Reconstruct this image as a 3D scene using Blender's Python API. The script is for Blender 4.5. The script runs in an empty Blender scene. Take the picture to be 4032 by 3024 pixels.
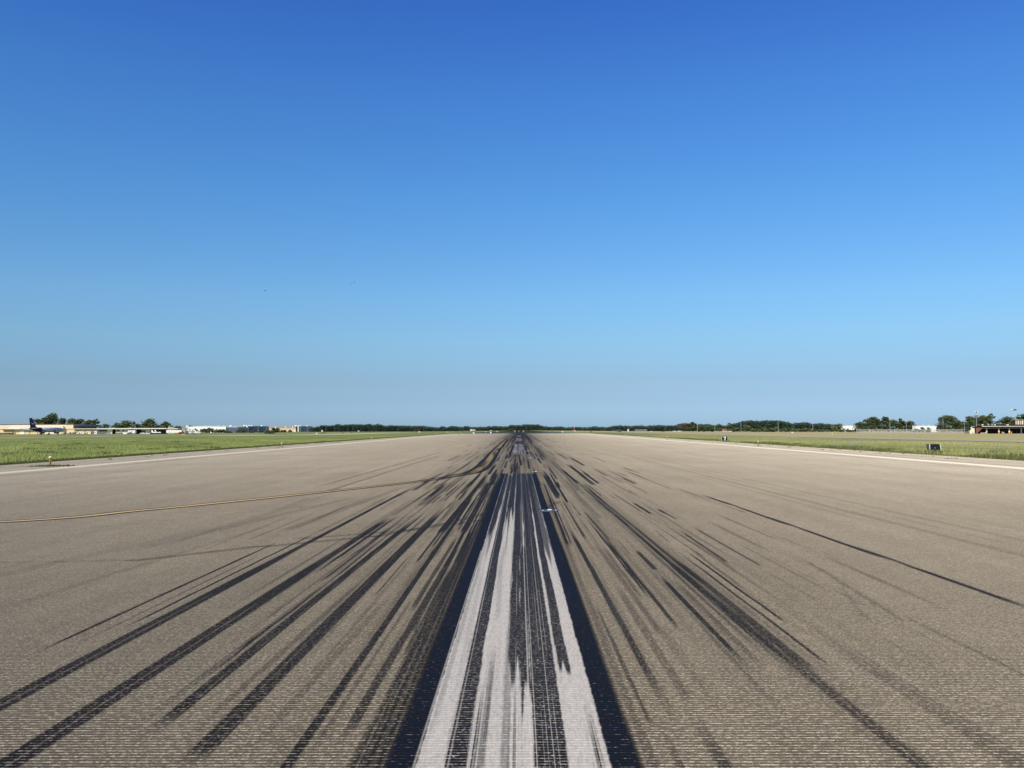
import bpy, math, random
import numpy as np
from mathutils import Vector, Matrix
random.seed(7); rng = np.random.default_rng(7)
S = bpy.context.scene
COL = S.collection
R = math.radians

# ------------------------------------------------------------------ camera
FPX, W0, H0, CAMZ = 3420.0, 4032.0, 3024.0, 1.67
yaw, pitch, roll = math.atan(28/FPX), math.atan(176/FPX), 0.0034
F = Vector((-math.sin(yaw)*math.cos(pitch), math.cos(yaw)*math.cos(pitch), math.sin(pitch)))
R0 = Vector((math.cos(yaw), math.sin(yaw), 0)); U0 = R0.cross(F)
U = U0*math.cos(roll) + R0*math.sin(roll); RT = R0*math.cos(roll) - U0*math.sin(roll)
cd = bpy.data.cameras.new('camera'); cam = bpy.data.objects.new('camera', cd); COL.objects.link(cam)
cd.sensor_width = 36; cd.lens = FPX/W0*36; cd.clip_start = .1; cd.clip_end = 40000
M = Matrix.Identity(4)
for i in range(3):
    M[i][0], M[i][1], M[i][2] = RT[i], U[i], -F[i]
M[2][3] = CAMZ
cam.matrix_world = M; S.camera = cam

def ray(px, py):
    return F + RT*((px-W0/2)/FPX) + U*((H0/2-py)/FPX)
def at(px, py, Y):
    d = ray(px, py); t = Y/d.y
    return Vector((d.x*t, Y, CAMZ + d.z*t))
def sst(a, b, x):
    t = np.clip((x-a)/(b-a), 0, 1); return t*t*(3-2*t)
def runway_z(y):
    return -0.0016*np.maximum(0, np.asarray(y, float)-150.0)*np.minimum(1, np.maximum(0, np.asarray(y, float)-150)/500)
def terrain(x, y):
    x = np.asarray(x, float); y = np.asarray(y, float)
    lat = np.where(x < 0, -1.0, -1.7)*sst(25, 270, np.abs(x))
    yy = np.minimum(y, 2600)
    return runway_z(yy) + lat
def tz(x, y): return float(terrain(x, y))
def place(px, Y):
    p = at(px, 1700, Y); return Vector((p.x, Y, tz(p.x, Y)))
def ground(px, py):
    d = ray(px, py); lo, hi = 1.0, 4000.0
    for _ in range(60):
        m = (lo+hi)/2; p = Vector((0, 0, CAMZ)) + d*m
        if p.z > (float(runway_z(p.y)) if abs(p.x) < 25 else tz(p.x, p.y)): lo = m
        else: hi = m
    return Vector((0, 0, CAMZ)) + d*lo
def mpp(Y): return Y/FPX

# ------------------------------------------------------------------ tagging
def tag(o, label=None, cat=None, group=None, kind=None):
    if label: o['label'] = label
    if cat: o['category'] = cat
    if group: o['group'] = group
    if kind: o['kind'] = kind
    return o
def thing(name, label, cat, loc=(0, 0, 0), rz=0, group=None):
    o = bpy.data.objects.new(name, None); COL.objects.link(o); o.empty_display_size = .2
    o.location = loc; o.rotation_euler = (0, 0, rz)
    return tag(o, label, cat, group)
def copy_tree(o, parent=None):
    c = o.copy(); COL.objects.link(c); c.parent = parent
    for ch in [k for k in bpy.data.objects if k.parent == o]: copy_tree(ch, c)
    return c

# ------------------------------------------------------------------ mesh builder
class MB:
    def __init__(s, off=(0, 0, 0)): s.v = []; s.f = []; s.off = Vector(off)
    def add(s, vs, fs):
        b = len(s.v); s.v += [Vector(v)-s.off for v in vs]; s.f += [tuple(b+i for i in f) for f in fs]; return s
    def box(s, x0, x1, y0, y1, z0, z1, b=0):
        if b <= 0:
            vs = [(x0,y0,z0),(x1,y0,z0),(x1,y1,z0),(x0,y1,z0),(x0,y0,z1),(x1,y0,z1),(x1,y1,z1),(x0,y1,z1)]
            fs = [(0,3,2,1),(4,5,6,7),(0,1,5,4),(1,2,6,5),(2,3,7,6),(3,0,4,7)]
        else:
            def ring(i, z): return [(x0+i+b*0,y0+i,z),(x1-i,y0+i,z),(x1-i,y1-i,z),(x0+i,y1-i,z)]
            def oct_(z, k):
                return [(x0+b+k,y0+k,z),(x1-b-k,y0+k,z),(x1-k,y0+b+k,z),(x1-k,y1-b-k,z),(x1-b-k,y1-k,z),(x0+b+k,y1-k,z),(x0+k,y1-b-k,z),(x0+k,y0+b+k,z)]
            vs = oct_(z0, 0)+oct_(z1-b, 0)+oct_(z1, b*.5)
            fs = [tuple(range(7, -1, -1)), tuple(range(16, 24))]
            for k in (0, 8):
                fs += [(k+i, k+(i+1) % 8, k+8+(i+1) % 8, k+8+i) for i in range(8)]
        return s.add(vs, fs)
    def cyl(s, p0, p1, r0, r1=None, n=10, caps=True):
        p0 = Vector(p0); p1 = Vector(p1); r1 = r0 if r1 is None else r1
        d = (p1-p0).normalized(); a = d.orthogonal().normalized(); c = d.cross(a)
        vs = []
        for p, r in ((p0, r0), (p1, r1)):
            vs += [p + (a*math.cos(2*math.pi*i/n) + c*math.sin(2*math.pi*i/n))*r for i in range(n)]
        fs = [(i, (i+1) % n, n+(i+1) % n, n+i) for i in range(n)]
        if caps: fs += [tuple(range(n-1, -1, -1)), tuple(range(n, 2*n))]
        return s.add(vs, fs)
    def tube(s, pts, rs, n=8):
        for i in range(len(pts)-1): s.cyl(pts[i], pts[i+1], rs[i], rs[i+1], n)
        return s
    def lathe(s, prof, n=16, axis='z', c=(0, 0, 0), flat=1.0):
        vs = []; c = Vector(c)
        for r, h in prof:
            for i in range(n):
                a = 2*math.pi*i/n; u, w = r*math.cos(a), r*math.sin(a)
                if axis == 'z': vs.append(c+Vector((u, w, h)))
                elif axis == 'y': vs.append(c+Vector((u, h, w*flat)))
                else: vs.append(c+Vector((h, u, w)))
        m = len(prof); fs = []
        for k in range(m-1):
            fs += [(k*n+i, k*n+(i+1) % n, (k+1)*n+(i+1) % n, (k+1)*n+i) for i in range(n)]
        fs += [tuple(range(n-1, -1, -1)), tuple(range((m-1)*n, m*n))]
        return s.add(vs, fs)
    def prism(s, prof, a0, a1, axis='x', shrink=None):
        # prof: 2D outline; axis x -> (y,z), y -> (x,z), z -> (x,y)
        n = len(prof)
        def mk(p, a):
            return {'x': (a, p[0], p[1]), 'y': (p[0], a, p[1]), 'z': (p[0], p[1], a)}[axis]
        vs = [mk(p, a0) for p in prof]+[mk(p, a1) for p in prof]
        fs = [tuple(range(n-1, -1, -1)), tuple(range(n, 2*n))]+[(i, (i+1) % n, n+(i+1) % n, n+i) for i in range(n)]
        return s.add(vs, fs)
    def hexa(s, lo, hi):   # 4 bottom + 4 top points
        return s.add(list(lo)+list(hi), [(0,3,2,1),(4,5,6,7),(0,1,5,4),(1,2,6,5),(2,3,7,6),(3,0,4,7)])
    def build(s, name, mat, parent=None, smooth=False):
        me = bpy.data.meshes.new(name); me.from_pydata([tuple(v) for v in s.v], [], s.f); me.update()
        import bmesh
        bm = bmesh.new(); bm.from_mesh(me); bmesh.ops.recalc_face_normals(bm, faces=bm.faces); bm.to_mesh(me); bm.free()
        me.materials.append(mat)
        if smooth: me.shade_smooth()
        o = bpy.data.objects.new(name, me); COL.objects.link(o); o.parent = parent
        return o
def np_mesh(name, V, Fc, mat, parent=None, attrs=None, smooth=False):
    me = bpy.data.meshes.new(name); n = len(V); k = Fc.shape[1]; m = len(Fc)
    me.vertices.add(n); me.vertices.foreach_set('co', np.ascontiguousarray(V, np.float32).ravel())
    me.loops.add(m*k); me.loops.foreach_set('vertex_index', np.ascontiguousarray(Fc, np.int32).ravel())
    me.polygons.add(m); me.polygons.foreach_set('loop_start', np.arange(0, m*k, k, dtype=np.int32))
    me.polygons.foreach_set('loop_total', np.full(m, k, np.int32))
    me.update(calc_edges=True); me.validate()
    for an, av in (attrs or {}).items():
        a = me.attributes.new(an, 'FLOAT', 'POINT'); a.data.foreach_set('value', np.ascontiguousarray(av, np.float32))
    me.materials.append(mat)
    if smooth: me.shade_smooth()
    o = bpy.data.objects.new(name, me); COL.objects.link(o); o.parent = parent
    return o
def text_mesh(name, s, size, mat, parent, extr=.02):
    c = bpy.data.curves.new(name, 'FONT'); c.body = s; c.size = size; c.extrude = extr; c.align_x = 'CENTER'
    t = bpy.data.objects.new(name+'_src', c); COL.objects.link(t)
    me = bpy.data.meshes.new_from_object(t.evaluated_get(bpy.context.evaluated_depsgraph_get()))
    bpy.data.objects.remove(t); me.materials.clear(); me.materials.append(mat)
    o = bpy.data.objects.new(name, me); COL.objects.link(o); o.parent = parent
    return o

# ------------------------------------------------------------------ materials
class NT:
    def __init__(s, name):
        s.m = bpy.data.materials.new(name); s.m.use_nodes = True; s.t = s.m.node_tree; s.t.nodes.clear()
        s.out = s.n('ShaderNodeOutputMaterial')
    def n(s, typ, **kw):
        nd = s.t.nodes.new(typ)
        for k, v in kw.items():
            if k.startswith('i_'): nd.inputs[k[2:].replace('_', ' ')].default_value = v
            else: setattr(nd, k, v)
        return nd
    def l(s, a, b): s.t.links.new(a, b)
    def math(s, op, a, b=None, c=None, clamp=False):
        nd = s.n('ShaderNodeMath', operation=op, use_clamp=clamp)
        for i, x in enumerate((a, b, c)):
            if x is None: continue
            if isinstance(x, (int, float)): nd.inputs[i].default_value = x
            else: s.l(x, nd.inputs[i])
        return nd.outputs[0]
    def ramp(s, fac, stops):
        nd = s.n('ShaderNodeValToRGB'); e = nd.color_ramp.elements
        while len(e) > 2: e.remove(e[-1])
        while len(e) < len(stops): e.new(.5)
        for el, (p, c) in zip(e, stops):
            el.position = p; el.color = (c, c, c, 1) if isinstance(c, (int, float)) else (*c, 1)
        s.l(fac, nd.inputs[0]); return nd.outputs[0]
    def mix(s, fac, a, b, bt='MIX'):
        nd = s.n('ShaderNodeMix', data_type='RGBA', blend_type=bt)
        for sock, x in ((nd.inputs[0], fac), (nd.inputs[6], a), (nd.inputs[7], b)):
            if isinstance(x, (int, float)): sock.default_value = x
            elif isinstance(x, tuple): sock.default_value = (*x, 1)
            else: s.l(x, sock)
        return nd.outputs[2]
    def noise(s, vec, scale, detail=3, rough=.55):
        nd = s.n('ShaderNodeTexNoise'); nd.inputs['Scale'].default_value = scale
        nd.inputs['Detail'].default_value = detail; nd.inputs['Roughness'].default_value = rough
        if vec is not None: s.l(vec, nd.inputs['Vector'])
        return nd.outputs['Fac']
    def pos(s): return s.n('ShaderNodeNewGeometry').outputs['Position']
    def scale(s, vec, sc):
        nd = s.n('ShaderNodeMapping'); nd.inputs['Scale'].default_value = sc; s.l(vec, nd.inputs['Vector']); return nd.outputs[0]
    def attr(s, name): return s.n('ShaderNodeAttribute', attribute_name=name).outputs['Fac']
    def bsdf(s, col, rough=.7, spec=.3, metal=0.0, normal=None):
        b = s.n('ShaderNodeBsdfPrincipled')
        for k, x in (('Base Color', col), ('Roughness', rough), ('Specular IOR Level', spec), ('Metallic', metal)):
            if isinstance(x, (int, float)): b.inputs[k].default_value = x
            elif isinstance(x, tuple): b.inputs[k].default_value = (*x, 1)
            else: s.l(x, b.inputs[k])
        if normal is not None: s.l(normal, b.inputs['Normal'])
        return b.outputs[0]
    def done(s, sh): s.l(sh, s.out.inputs[0]); return s.m
def mat(name, c, rough=.7, spec=.3, metal=0.0, var=.18, sc=1.5):
    t = NT(name); p = t.n('ShaderNodeTexCoord').outputs['Object']
    n = t.noise(p, sc, 4); k = t.math('MULTIPLY_ADD', n, 2*var, 1-var)
    col = t.mix(1.0, c, k, 'MULTIPLY')
    return t.done(t.bsdf(col, rough, spec, metal))

MT = {
 'cream': mat('cream_wall', (.76,.62,.41), .8, var=.06, sc=.3), 'cream_lo': mat('cream_lower_wall', (.72,.56,.33), .8, var=.06, sc=.3),
 'white': mat('white_paint', (.8,.79,.74), .5, var=.05), 'offwhite': mat('offwhite_wall', (.78,.73,.62), .7, var=.06, sc=.3),
 'tan': mat('tan_wall', (.62,.49,.33), .8, var=.08, sc=.2), 'tan_dk': mat('tan_band', (.36,.29,.22), .8, var=.08, sc=.2),
 'dark': mat('dark_metal', (.02,.021,.024), .6, var=.3), 'grey': mat('grey_wall', (.12,.13,.15), .7, var=.12),
 'brown': mat('brown_soffit', (.09,.055,.03), .8), 'blueglass': mat('blue_glazing', (.045,.06,.09), .3, .5, var=.3, sc=.08),
 'blueglass2': mat('blue_glazing_light', (.09,.115,.16), .35, .5, var=.2, sc=.08),
 'metal': mat('galvanised_metal', (.5,.52,.52), .45, .5, .3), 'palepole': mat('pale_pole', (.42,.45,.46), .5, .3),
 'yellow': mat('yellow_paint', (.74,.50,.10), .55, var=.12, sc=8), 'paleyellow': mat('pale_yellow_paint', (.8,.62,.28), .55, var=.1, sc=8),
 'orange': mat('orange_paint', (.7,.13,.04), .5), 'red': mat('red_paint', (.45,.04,.03), .5), 'pink': mat('faded_red_white_paint', (.60,.41,.37), .6), 'fadedorange': mat('faded_orange_paint', (.42,.15,.09), .6),
 'brick': mat('red_wall', (.21,.085,.07), .85, var=.15, sc=1.0), 'purple': mat('dark_purple_paint', (.016,.009,.030), .5, .3, var=.1),
 'airwhite': mat('aircraft_white_paint', (.46,.46,.48), .35, .5, var=.04), 'nacelle': mat('engine_grey_paint', (.30,.33,.38), .4, .5),
 'rubber': mat('tyre_rubber', (.02,.02,.02), .85), 'glass': mat('dark_vehicle_glass', (.02,.025,.03), .1, .6),
 'carred': mat('dark_red_car_paint', (.25,.02,.02), .3, .5), 'cardark': mat('dark_car_paint', (.03,.028,.04), .3, .5),
 'carsilver': mat('silver_car_paint', (.45,.46,.48), .3, .5, .4), 'lens': mat('pale_lens', (.82,.82,.72), .2, .5),
 'bluelens': mat('blue_grey_steel', (.07,.095,.12), .7, .1, .0), 'conc': mat('concrete', (.45,.42,.36), .9, var=.15, sc=2),
 'signblack': mat('black_sign_face', (.012,.013,.016), .6, var=.3, sc=4), 'signside': mat('dark_blue_grey_sign_side', (.06,.065,.085), .6),
 'feather': mat('dark_feather', (.05,.05,.055), .8), 'belly': mat('pale_feather', (.6,.6,.6), .8), 'maroon': mat('maroon_paint', (.2,.06,.05), .6),
 'logo_purple': mat('logo_purple', (.1,.05,.22), .4), 'logo_orange': mat('logo_orange', (.75,.14,.03), .4), 'logo_teal': mat('logo_teal', (.05,.11,.2), .4),
 'logo_red': mat('logo_red', (.4,.07,.06), .4), 'tailmark': mat('pale_lavender_mark', (.55,.5,.6), .4), 'roofred': mat('red_roof', (.4,.1,.07), .8),
 'cladding': mat('dark_brown_cladding', (.035,.028,.026), .8, var=.3, sc=2),
}

# ------------------------------------------------------------------ rubber field on the runway (metres)
STREAKS = []
def st(x0, y0, x1, y1, w, d, soft=.35, f0=.08, f1=.25, stri=.4):
    STREAKS.append((x0, y0, x1, y1, w, d, soft, f0, f1, stri, random.random()*50))
# --- left of the centreline
st(-3.19,1,-3.12,13,.145,.93, stri=.35, f1=.3); st(-3.15,8,-3.05,26,.09,.9); st(-3.24,1,-3.16,9,.03,.5)
st(-2.60,1,-2.5,12,.15,.93, stri=.35, f1=.25); st(-2.54,8,-2.45,17,.11,.92); st(-2.45,16.5,-2.40,28,.10,.4)
st(-3.64,6.4,-3.60,13.4,.038,.9, f0=.12); st(-3.35,7.2,-3.29,14.6,.032,.88, f0=.12); st(-3.29,14,-3.22,22,.03,.5)
st(-2.04,4.7,-1.93,17,.095,.9, f0=.06); st(-1.66,4.3,-1.60,19,.125,.9, f0=.03)
st(-2.17,4.5,-2.1,10,.06,.42, f0=.3); st(-1.82,4.4,-1.74,10,.05,.4, f0=.3); st(-1.42,4.2,-1.3,9,.06,.35,f0=.3)
st(-1.16,2,-1.155,22,.06,.85, f1=.15); st(-1.0,8,-.97,14,.05,.65); st(-.955,4.6,-.88,13,.065,.72); st(-.80,2,-.76,14,.085,.75)
st(-.86,2,-.82,8,.03,.5); st(-.735,1,-.72,30,.07,.6); st(-.69,1,-.69,33,.06,.6); st(.66,2,.66,30,.05,.4); st(-1.08,4.5,-1.06,9,.03,.45)
st(-1.28,13.7,-1.17,33,.12,.93, f0=.05); st(-.915,13.7,-.86,34,.11,.95, f0=.05); st(-1.02,14,-.98,24,.04,.6)
st(-2.16,18.7,-1.95,36,.22,.42, f0=.05); st(-2.97,26.5,-2.92,34,.06,.85); st(-2.66,26.5,-2.62,34,.06,.85)
st(-1.615,11.6,-1.61,14.3,.07,.8,f0=.05); st(-.905,10.6,-.9,15,.05,.8,f0=.03); st(-.79,11,-.78,14.5,.075,.8,f0=.03)
st(-2.55,28,-2.4,45,.12,.5); st(-1.5,22,-1.45,40,.08,.6); st(-1.75,20,-1.7,29,.05,.5)
st(-7.7,9,-7.7,30,.035,.42); st(-8.2,13.7,-4.0,19.8,.04,.33); st(-5.2,22,-5.0,60,.16,.4); st(-5.9,24,-5.6,70,.16,.4)
st(-4.9,8,-4.3,16,.1,.17); st(-6.2,9,-5.0,16,.25,.16); st(-5.4,12,-4.0,22,.22,.22); st(-3.9,14,-3.3,26,.2,.28)
# --- right of the centreline
st(4.72,7.9,4.57,22.5,.085,.88, f0=.05, f1=.15); st(4.69,12,4.66,15,.03,.4)
st(2.04,1,1.90,9.5,.09,.64, stri=.5, soft=.7); st(2.0,1,1.88,9,.22,.18, soft=.8); st(1.9,5.6,1.87,11,.09,.72, f0=.35, f1=.15); st(1.88,9,1.80,27,.07,.6, f1=.25); st(2.02,6,1.98,11.5,.07,.66, f1=.2); st(1.97,9,1.88,26,.06,.55, f1=.25)
st(1.95,6.5,1.83,27,.34,.24, soft=.8); st(1.59,5.9,1.59,10.2,.05,.85, f0=.3); st(2.55,1,2.42,8,.16,.34, f1=.4); st(1.03,2,1.0,5.5,.075,.65, f1=.4)
st(.885,4.6,.83,15,.06,.75,f0=.2); st(.735,4.9,.72,8.5,.03,.6); st(1.03,5.3,1.03,9.5,.07,.42); st(.80,2,.79,5,.04,.5)
st(.69,12.3,.745,28,.045,.95,f0=.05); st(.74,12.3,.79,22,.03,.7); st(1.085,19.5,1.14,34,.055,.9,f0=.05); st(1.6,10.3,1.6,12.1,.06,.7,f0=.1)
st(2.57,17,2.55,19.8,.06,.8,f0=.1); st(2.88,16,2.86,18.3,.06,.75,f0=.1); st(2.58,10.8,2.62,14.5,.05,.7,f0=.1); st(2.92,10.5,2.94,15,.045,.7,f0=.1)
st(3.64,11.5,3.3,7.5,.05,.4); st(3.0,7.6,3.4,9.4,.05,.25); st(2.2,25.5,2.3,42,.14,.75,f0=.05); st(2.41,26.5,2.43,34,.10,.8,f0=.05)
st(1.75,24,1.6,48,.22,.4); st(7.4,9,7.45,60,.16,.2); st(6.55,8.5,6.55,60,.16,.22); st(7.0,11,6.95,40,.1,.14); st(6.2,15,6.2,50,.1,.14)
st(9.6,14,9.2,45,.12,.1); st(19.0,1,19.0,200,.35,.22); st(-19.0,1,-19.0,200,.35,.22); st(-16,10,-16,120,.6,.08); st(15.5,8,15.5,120,.7,.06); st(-23.3,1,-23.3,200,.10,.45); st(23.0,1,23.0,200,.10,.35); st(-21.2,1,-21.2,300,.25,.15); st(21.3,1,21.3,300,.9,.14)
st(1.35,13,1.3,18,.05,.45); st(1.5,16,1.45,24,.08,.35); st(1.15,7,1.1,13,.06,.35); st(1.3,9,1.25,11,.05,.3)
# curved transverse tyre marks crossing the centreline
for pts, w, d in (([(-4.96,11.2),(-3.69,12.5),(-2.28,13.6),(-1.36,15.35),(-.49,17.7),(.28,21)], .17, .45), ([(-3.4,13.4),(-1.94,14.3),(-.67,16),(.57,18.4),(.9,20)], .15, .42),
                  ([(-8.2,11.0),(-5.9,11.1),(-4.96,11.2)], .15, .22)):
    for a, b in zip(pts[:-1], pts[1:]): st(a[0], a[1]-.05, b[0], b[1]+.05, w, d, f0=.001, f1=.001, stri=.2)
# random touchdown marks farther out
for i in range(330):
    y = 20*math.exp(random.random()*3.2); L = random.uniform(2.5, 12)*(1+y/160)
    s_ = random.choice((-1, 1)); x = s_*abs(random.gauss(0, 1)*1.3 + random.choice((0, 1.2, 2.4)))
    st(x, y, x+random.uniform(-.05, .05), y+L, random.uniform(.04, .13), random.uniform(.25, .8) if abs(x) > 1.5 else random.uniform(.5, .98), f0=.04, f1=.45)
for i in range(90):
    y = random.uniform(5, 22); x = random.gauss(0, 2.2)
    st(x, y, x+random.uniform(-.05, .05), y+random.uniform(1.5, 7), random.uniform(.02, .07), random.uniform(.12, .45), f0=.2, f1=.3)
for i in range(75):
    y = random.uniform(5.5, 24); s_ = random.choice((-1, -1, 1)); x = s_*random.uniform(.68, 2.5)
    st(x, y, x*.985+random.uniform(-.02, .02), y+random.uniform(2, 9), random.uniform(.012, .045), random.uniform(.4, .85), f0=.1, f1=.35)
for i in range(300):
    y = 4.5*math.exp(random.random()*2.6); x = random.gauss(0, 2.3)
    st(x, y, x*.99+random.uniform(-.03, .03), y+random.uniform(2, 8)*(1+y/30), random.uniform(.015, .06), random.uniform(.08, .28), soft=.7, f0=.3, f1=.4)
COLN = rng.random(4096)
def n1(u):
    i = np.floor(u).astype(int); f = u-i; f = f*f*(3-2*f)
    return COLN[i % 4096]*(1-f)+COLN[(i+1) % 4096]*f
def rubber(X, Y):
    out = np.zeros(len(X))
    for (x0, y0, x1, y1, w, d, soft, f0, f1, stri, sd) in STREAKS:
        if y0 > y1: x0, y0, x1, y1 = x1, y1, x0, y0
        k = np.nonzero((Y >= y0) & (Y <= y1) & (X > min(x0, x1)-w) & (X < max(x0, x1)+w))[0]
        if not len(k): continue
        t = (Y[k]-y0)/(y1-y0); sl = math.hypot(1, (x1-x0)/(y1-y0))
        e = np.abs(X[k]-(x0+(x1-x0)*t)-.006*(n1(Y[k]*1.3+sd)-.5))/(w/2*sl)
        soft = soft*.6; a = 1-sst(1-soft, 1+soft, e)
        a = a*sst(0, f0, t)*(1-sst(1-f1, 1, t))
        if w > .075:
            u = (X[k]-(x0+(x1-x0)*t))/(w/2*sl); g0 = math.sin(sd*7)*.5; g1 = math.sin(sd*13)*.7
            a = a*(1-.6*np.exp(-((u-g0)/.10)**2))*(1-.45*np.exp(-((u-g1)/.08)**2))
        a = a*(1-.8*stri*n1((X[k]-(x1-x0)*t)*75+sd*9)*n1(Y[k]*.35+sd))*(.9+.1*n1(Y[k]*.8+sd*3)); a = np.minimum(1, a*1.3)
        out[k] = 1-(1-out[k])*(1-np.clip(a*(d if d < .5 else d+.06), 0, .985))
    # broad darkening of the touchdown zone, patchy streaks along the landing direction
    g = .40*np.exp(-(X/2.4)**2)*sst(3, 40, Y) + .20*np.exp(-(X/4.0)**2)
    g = g + .25*np.exp(-(X/3.0)**2)*sst(25, 60, Y) + .50*np.exp(-(X/5.5)**2)*sst(50, 190, Y)
    fine = n1(X*26+7)*.6+n1(X*9+3)*.6
    g = g*(.45+.75*fine*(.6+.6*n1(Y*.11+np.floor(X*3)*17.3)))
    return 1-(1-out)*(1-np.clip(g, 0, .9))
def pavement_shader(t, base, rub, kind='asphalt'):
    p = t.pos(); sx = t.n('ShaderNodeSeparateXYZ'); t.l(p, sx.inputs[0]); y = sx.outputs['Y']
    # saw-cut transverse grooves every 38 mm
    wob = t.math('MULTIPLY', t.math('SUBTRACT', t.noise(p, 2.2, 2), .5), .007)
    fr = t.math('FRACT', t.math('DIVIDE', t.math('ADD', y, wob), .038))
    line = t.ramp(fr, [(0, 1), (.17, 1), (.24, 0), (.94, 0), (1, 1)])
    brk = t.ramp(t.noise(t.scale(p, (36, 26, 26)), 1.0, 2, .7), [(.46, 0), (.62, 1)])
    line = t.math('MULTIPLY', line, t.math('MULTIPLY_ADD', brk, .75, .25))
    return p, line
def pavement_material(name, kind):
    t = NT(name); rub = t.attr('rubber'); p, line = pavement_shader(t, None, rub)
    sx = t.n('ShaderNodeSeparateXYZ'); t.l(p, sx.inputs[0])
    grain = t.noise(p, 75, 3, .7); stone = t.n('ShaderNodeTexVoronoi'); stone.inputs['Scale'].default_value = 95; t.l(p, stone.inputs['Vector'])
    stv = t.n('ShaderNodeSeparateColor'); t.l(stone.outputs['Color'], stv.inputs[0])
    speck = t.ramp(stv.outputs[0], [(0, .62), (.55, .95), (.86, 1.05), (.93, 1.75), (1, 2.1)])
    big = t.noise(p, .22, 4); streak = t.noise(t.scale(p, (1.4, .05, 1)), 1.0, 5, .6); mid = t.noise(p, 3.5, 4)
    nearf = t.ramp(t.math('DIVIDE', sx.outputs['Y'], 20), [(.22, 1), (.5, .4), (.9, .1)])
    if kind == 'asphalt':
        shoulder = t.ramp(t.math('DIVIDE', t.math('ABSOLUTE', sx.outputs['X']), 30), [(.0, 0), (.3, .25), (.62, 1)])
        col = t.mix(shoulder, (.266,.221,.147), (.360,.306,.209))
        right = t.ramp(t.math('MULTIPLY_ADD', sx.outputs['X'], .02, .5), [(0, .90), (.5, .96), (1, 1.12)])  # sun backscatter put into the colour, brighter towards the right
        col = t.mix(1.0, col, right, 'MULTIPLY')
        nr = t.ramp(t.math('DIVIDE', sx.outputs['Y'], 50), [(.06, .38), (.14, .52), (.25, .67), (.45, .85), (.8, .98)])  # shade inside grooves and texture near the camera, put into the colour
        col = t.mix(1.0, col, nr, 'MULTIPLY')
        col = t.mix(1.0, col, t.math('MULTIPLY_ADD', big, .46, .77), 'MULTIPLY')
        col = t.mix(1.0, col, t.math('MULTIPLY_ADD', streak, .46, .77), 'MULTIPLY')
        col = t.mix(1.0, col, t.math('MULTIPLY_ADD', mid, .3, .85), 'MULTIPLY')
        col = t.mix(1.0, col, t.math('MULTIPLY_ADD', grain, .9, .55), 'MULTIPLY')
        col = t.mix(1.0, col, speck, 'MULTIPLY')
        lite = t.mix(1.0, (.78,.69,.50), t.math('MULTIPLY_ADD', grain, .8, .6), 'MULTIPLY')  # pale aggregate flecks, with sunlit groove walls put into the same colour
        col = t.mix(t.math('MULTIPLY', line, t.math('MULTIPLY', nearf, .72)), col, lite)
    else:
        paint = t.attr('paint')    # 0 black border .. 1 white (or yellow)
        wear = t.ramp(t.noise(t.scale(p, (60, 9, 60)), 1, 4, .7), [(.30, .72), (.55, 1)])
        wcol = {'white': (.385,.36,.315), 'yellow': (.50,.36,.15), 'edge': (.68,.62,.47)}[kind]
        wc = t.mix(1.0, wcol, t.math('MULTIPLY_ADD', grain, .5, .72), 'MULTIPLY'); wc = t.mix(1.0, wc, wear, 'MULTIPLY')
        bcol = (.0048,.0058,.0095) if kind != 'yellow' else (.018,.02,.028)
        bc = t.mix(1.0, bcol, t.math('MULTIPLY_ADD', grain, 1.2, .4), 'MULTIPLY')
        bc = t.mix(t.math('MULTIPLY', line, t.math('MULTIPLY', nearf, t.ramp(t.noise(t.scale(p, (30, 26, 26)), 1.0, 2, .7), [(.55, .02), (.68, .45)]))), bc, (.42,.38,.31))
        col = t.mix(paint, bc, wc)
        col = t.mix(t.math('MULTIPLY', line, t.math('MULTIPLY', paint, t.math('MULTIPLY', nearf, .7))), col, (.66,.60,.50))
        if kind == 'edge': col = t.mix(1.0, col, t.ramp(t.math('MULTIPLY_ADD', sx.outputs['X'], .02, .5), [(0, .80), (1, 1.0)]), 'MULTIPLY')
    keep = t.math('SUBTRACT', 1.0, t.math('MULTIPLY', line, t.math('MULTIPLY', nearf, .6)))
    spk = t.ramp(stv.outputs[1], [(0, 1), (.965, 1), (.985, .5), (1, .45)])
    rub = t.math('MULTIPLY', rub, t.math('MULTIPLY_ADD', rub, .14, 1.0), clamp=True); rb = t.math('MULTIPLY', t.math('MULTIPLY', rub, keep), spk, clamp=True)
    rcol = t.mix(1.0, (.0095,.0083,.0075), t.math('MULTIPLY_ADD', grain, 1.4, .3), 'MULTIPLY')
    col = t.mix(rb, col, rcol)
    hgt = t.math('ADD', t.math('MULTIPLY', grain, .5), t.math('MULTIPLY', line, -.6))
    bump = t.n('ShaderNodeBump'); bump.inputs['Strength'].default_value = .25; bump.inputs['Distance'].default_value = .004; t.l(hgt, bump.inputs['Height'])
    rough = t.math('MULTIPLY_ADD', rb, -.12, .92 if kind != 'white' else .8)
    sh = t.bsdf(col, rough, .08, 0, bump.outputs[0]); sh.node.inputs['Diffuse Roughness'].default_value = 1.0
    # far pavement shimmers like a mirror in the heat
    far = t.ramp(t.math('DIVIDE', sx.outputs['Y'], 1000), [(.27, 0), (.37, 1)])
    gl = t.n('ShaderNodeBsdfGlossy'); gl.inputs['Roughness'].default_value = .03; gl.inputs['Color'].default_value = (.62,.68,.68,1)
    mx = t.n('ShaderNodeMixShader'); t.l(t.math('MULTIPLY', far, .95), mx.inputs[0]); t.l(sh, mx.inputs[1]); t.l(gl.outputs[0], mx.inputs[2])
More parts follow.
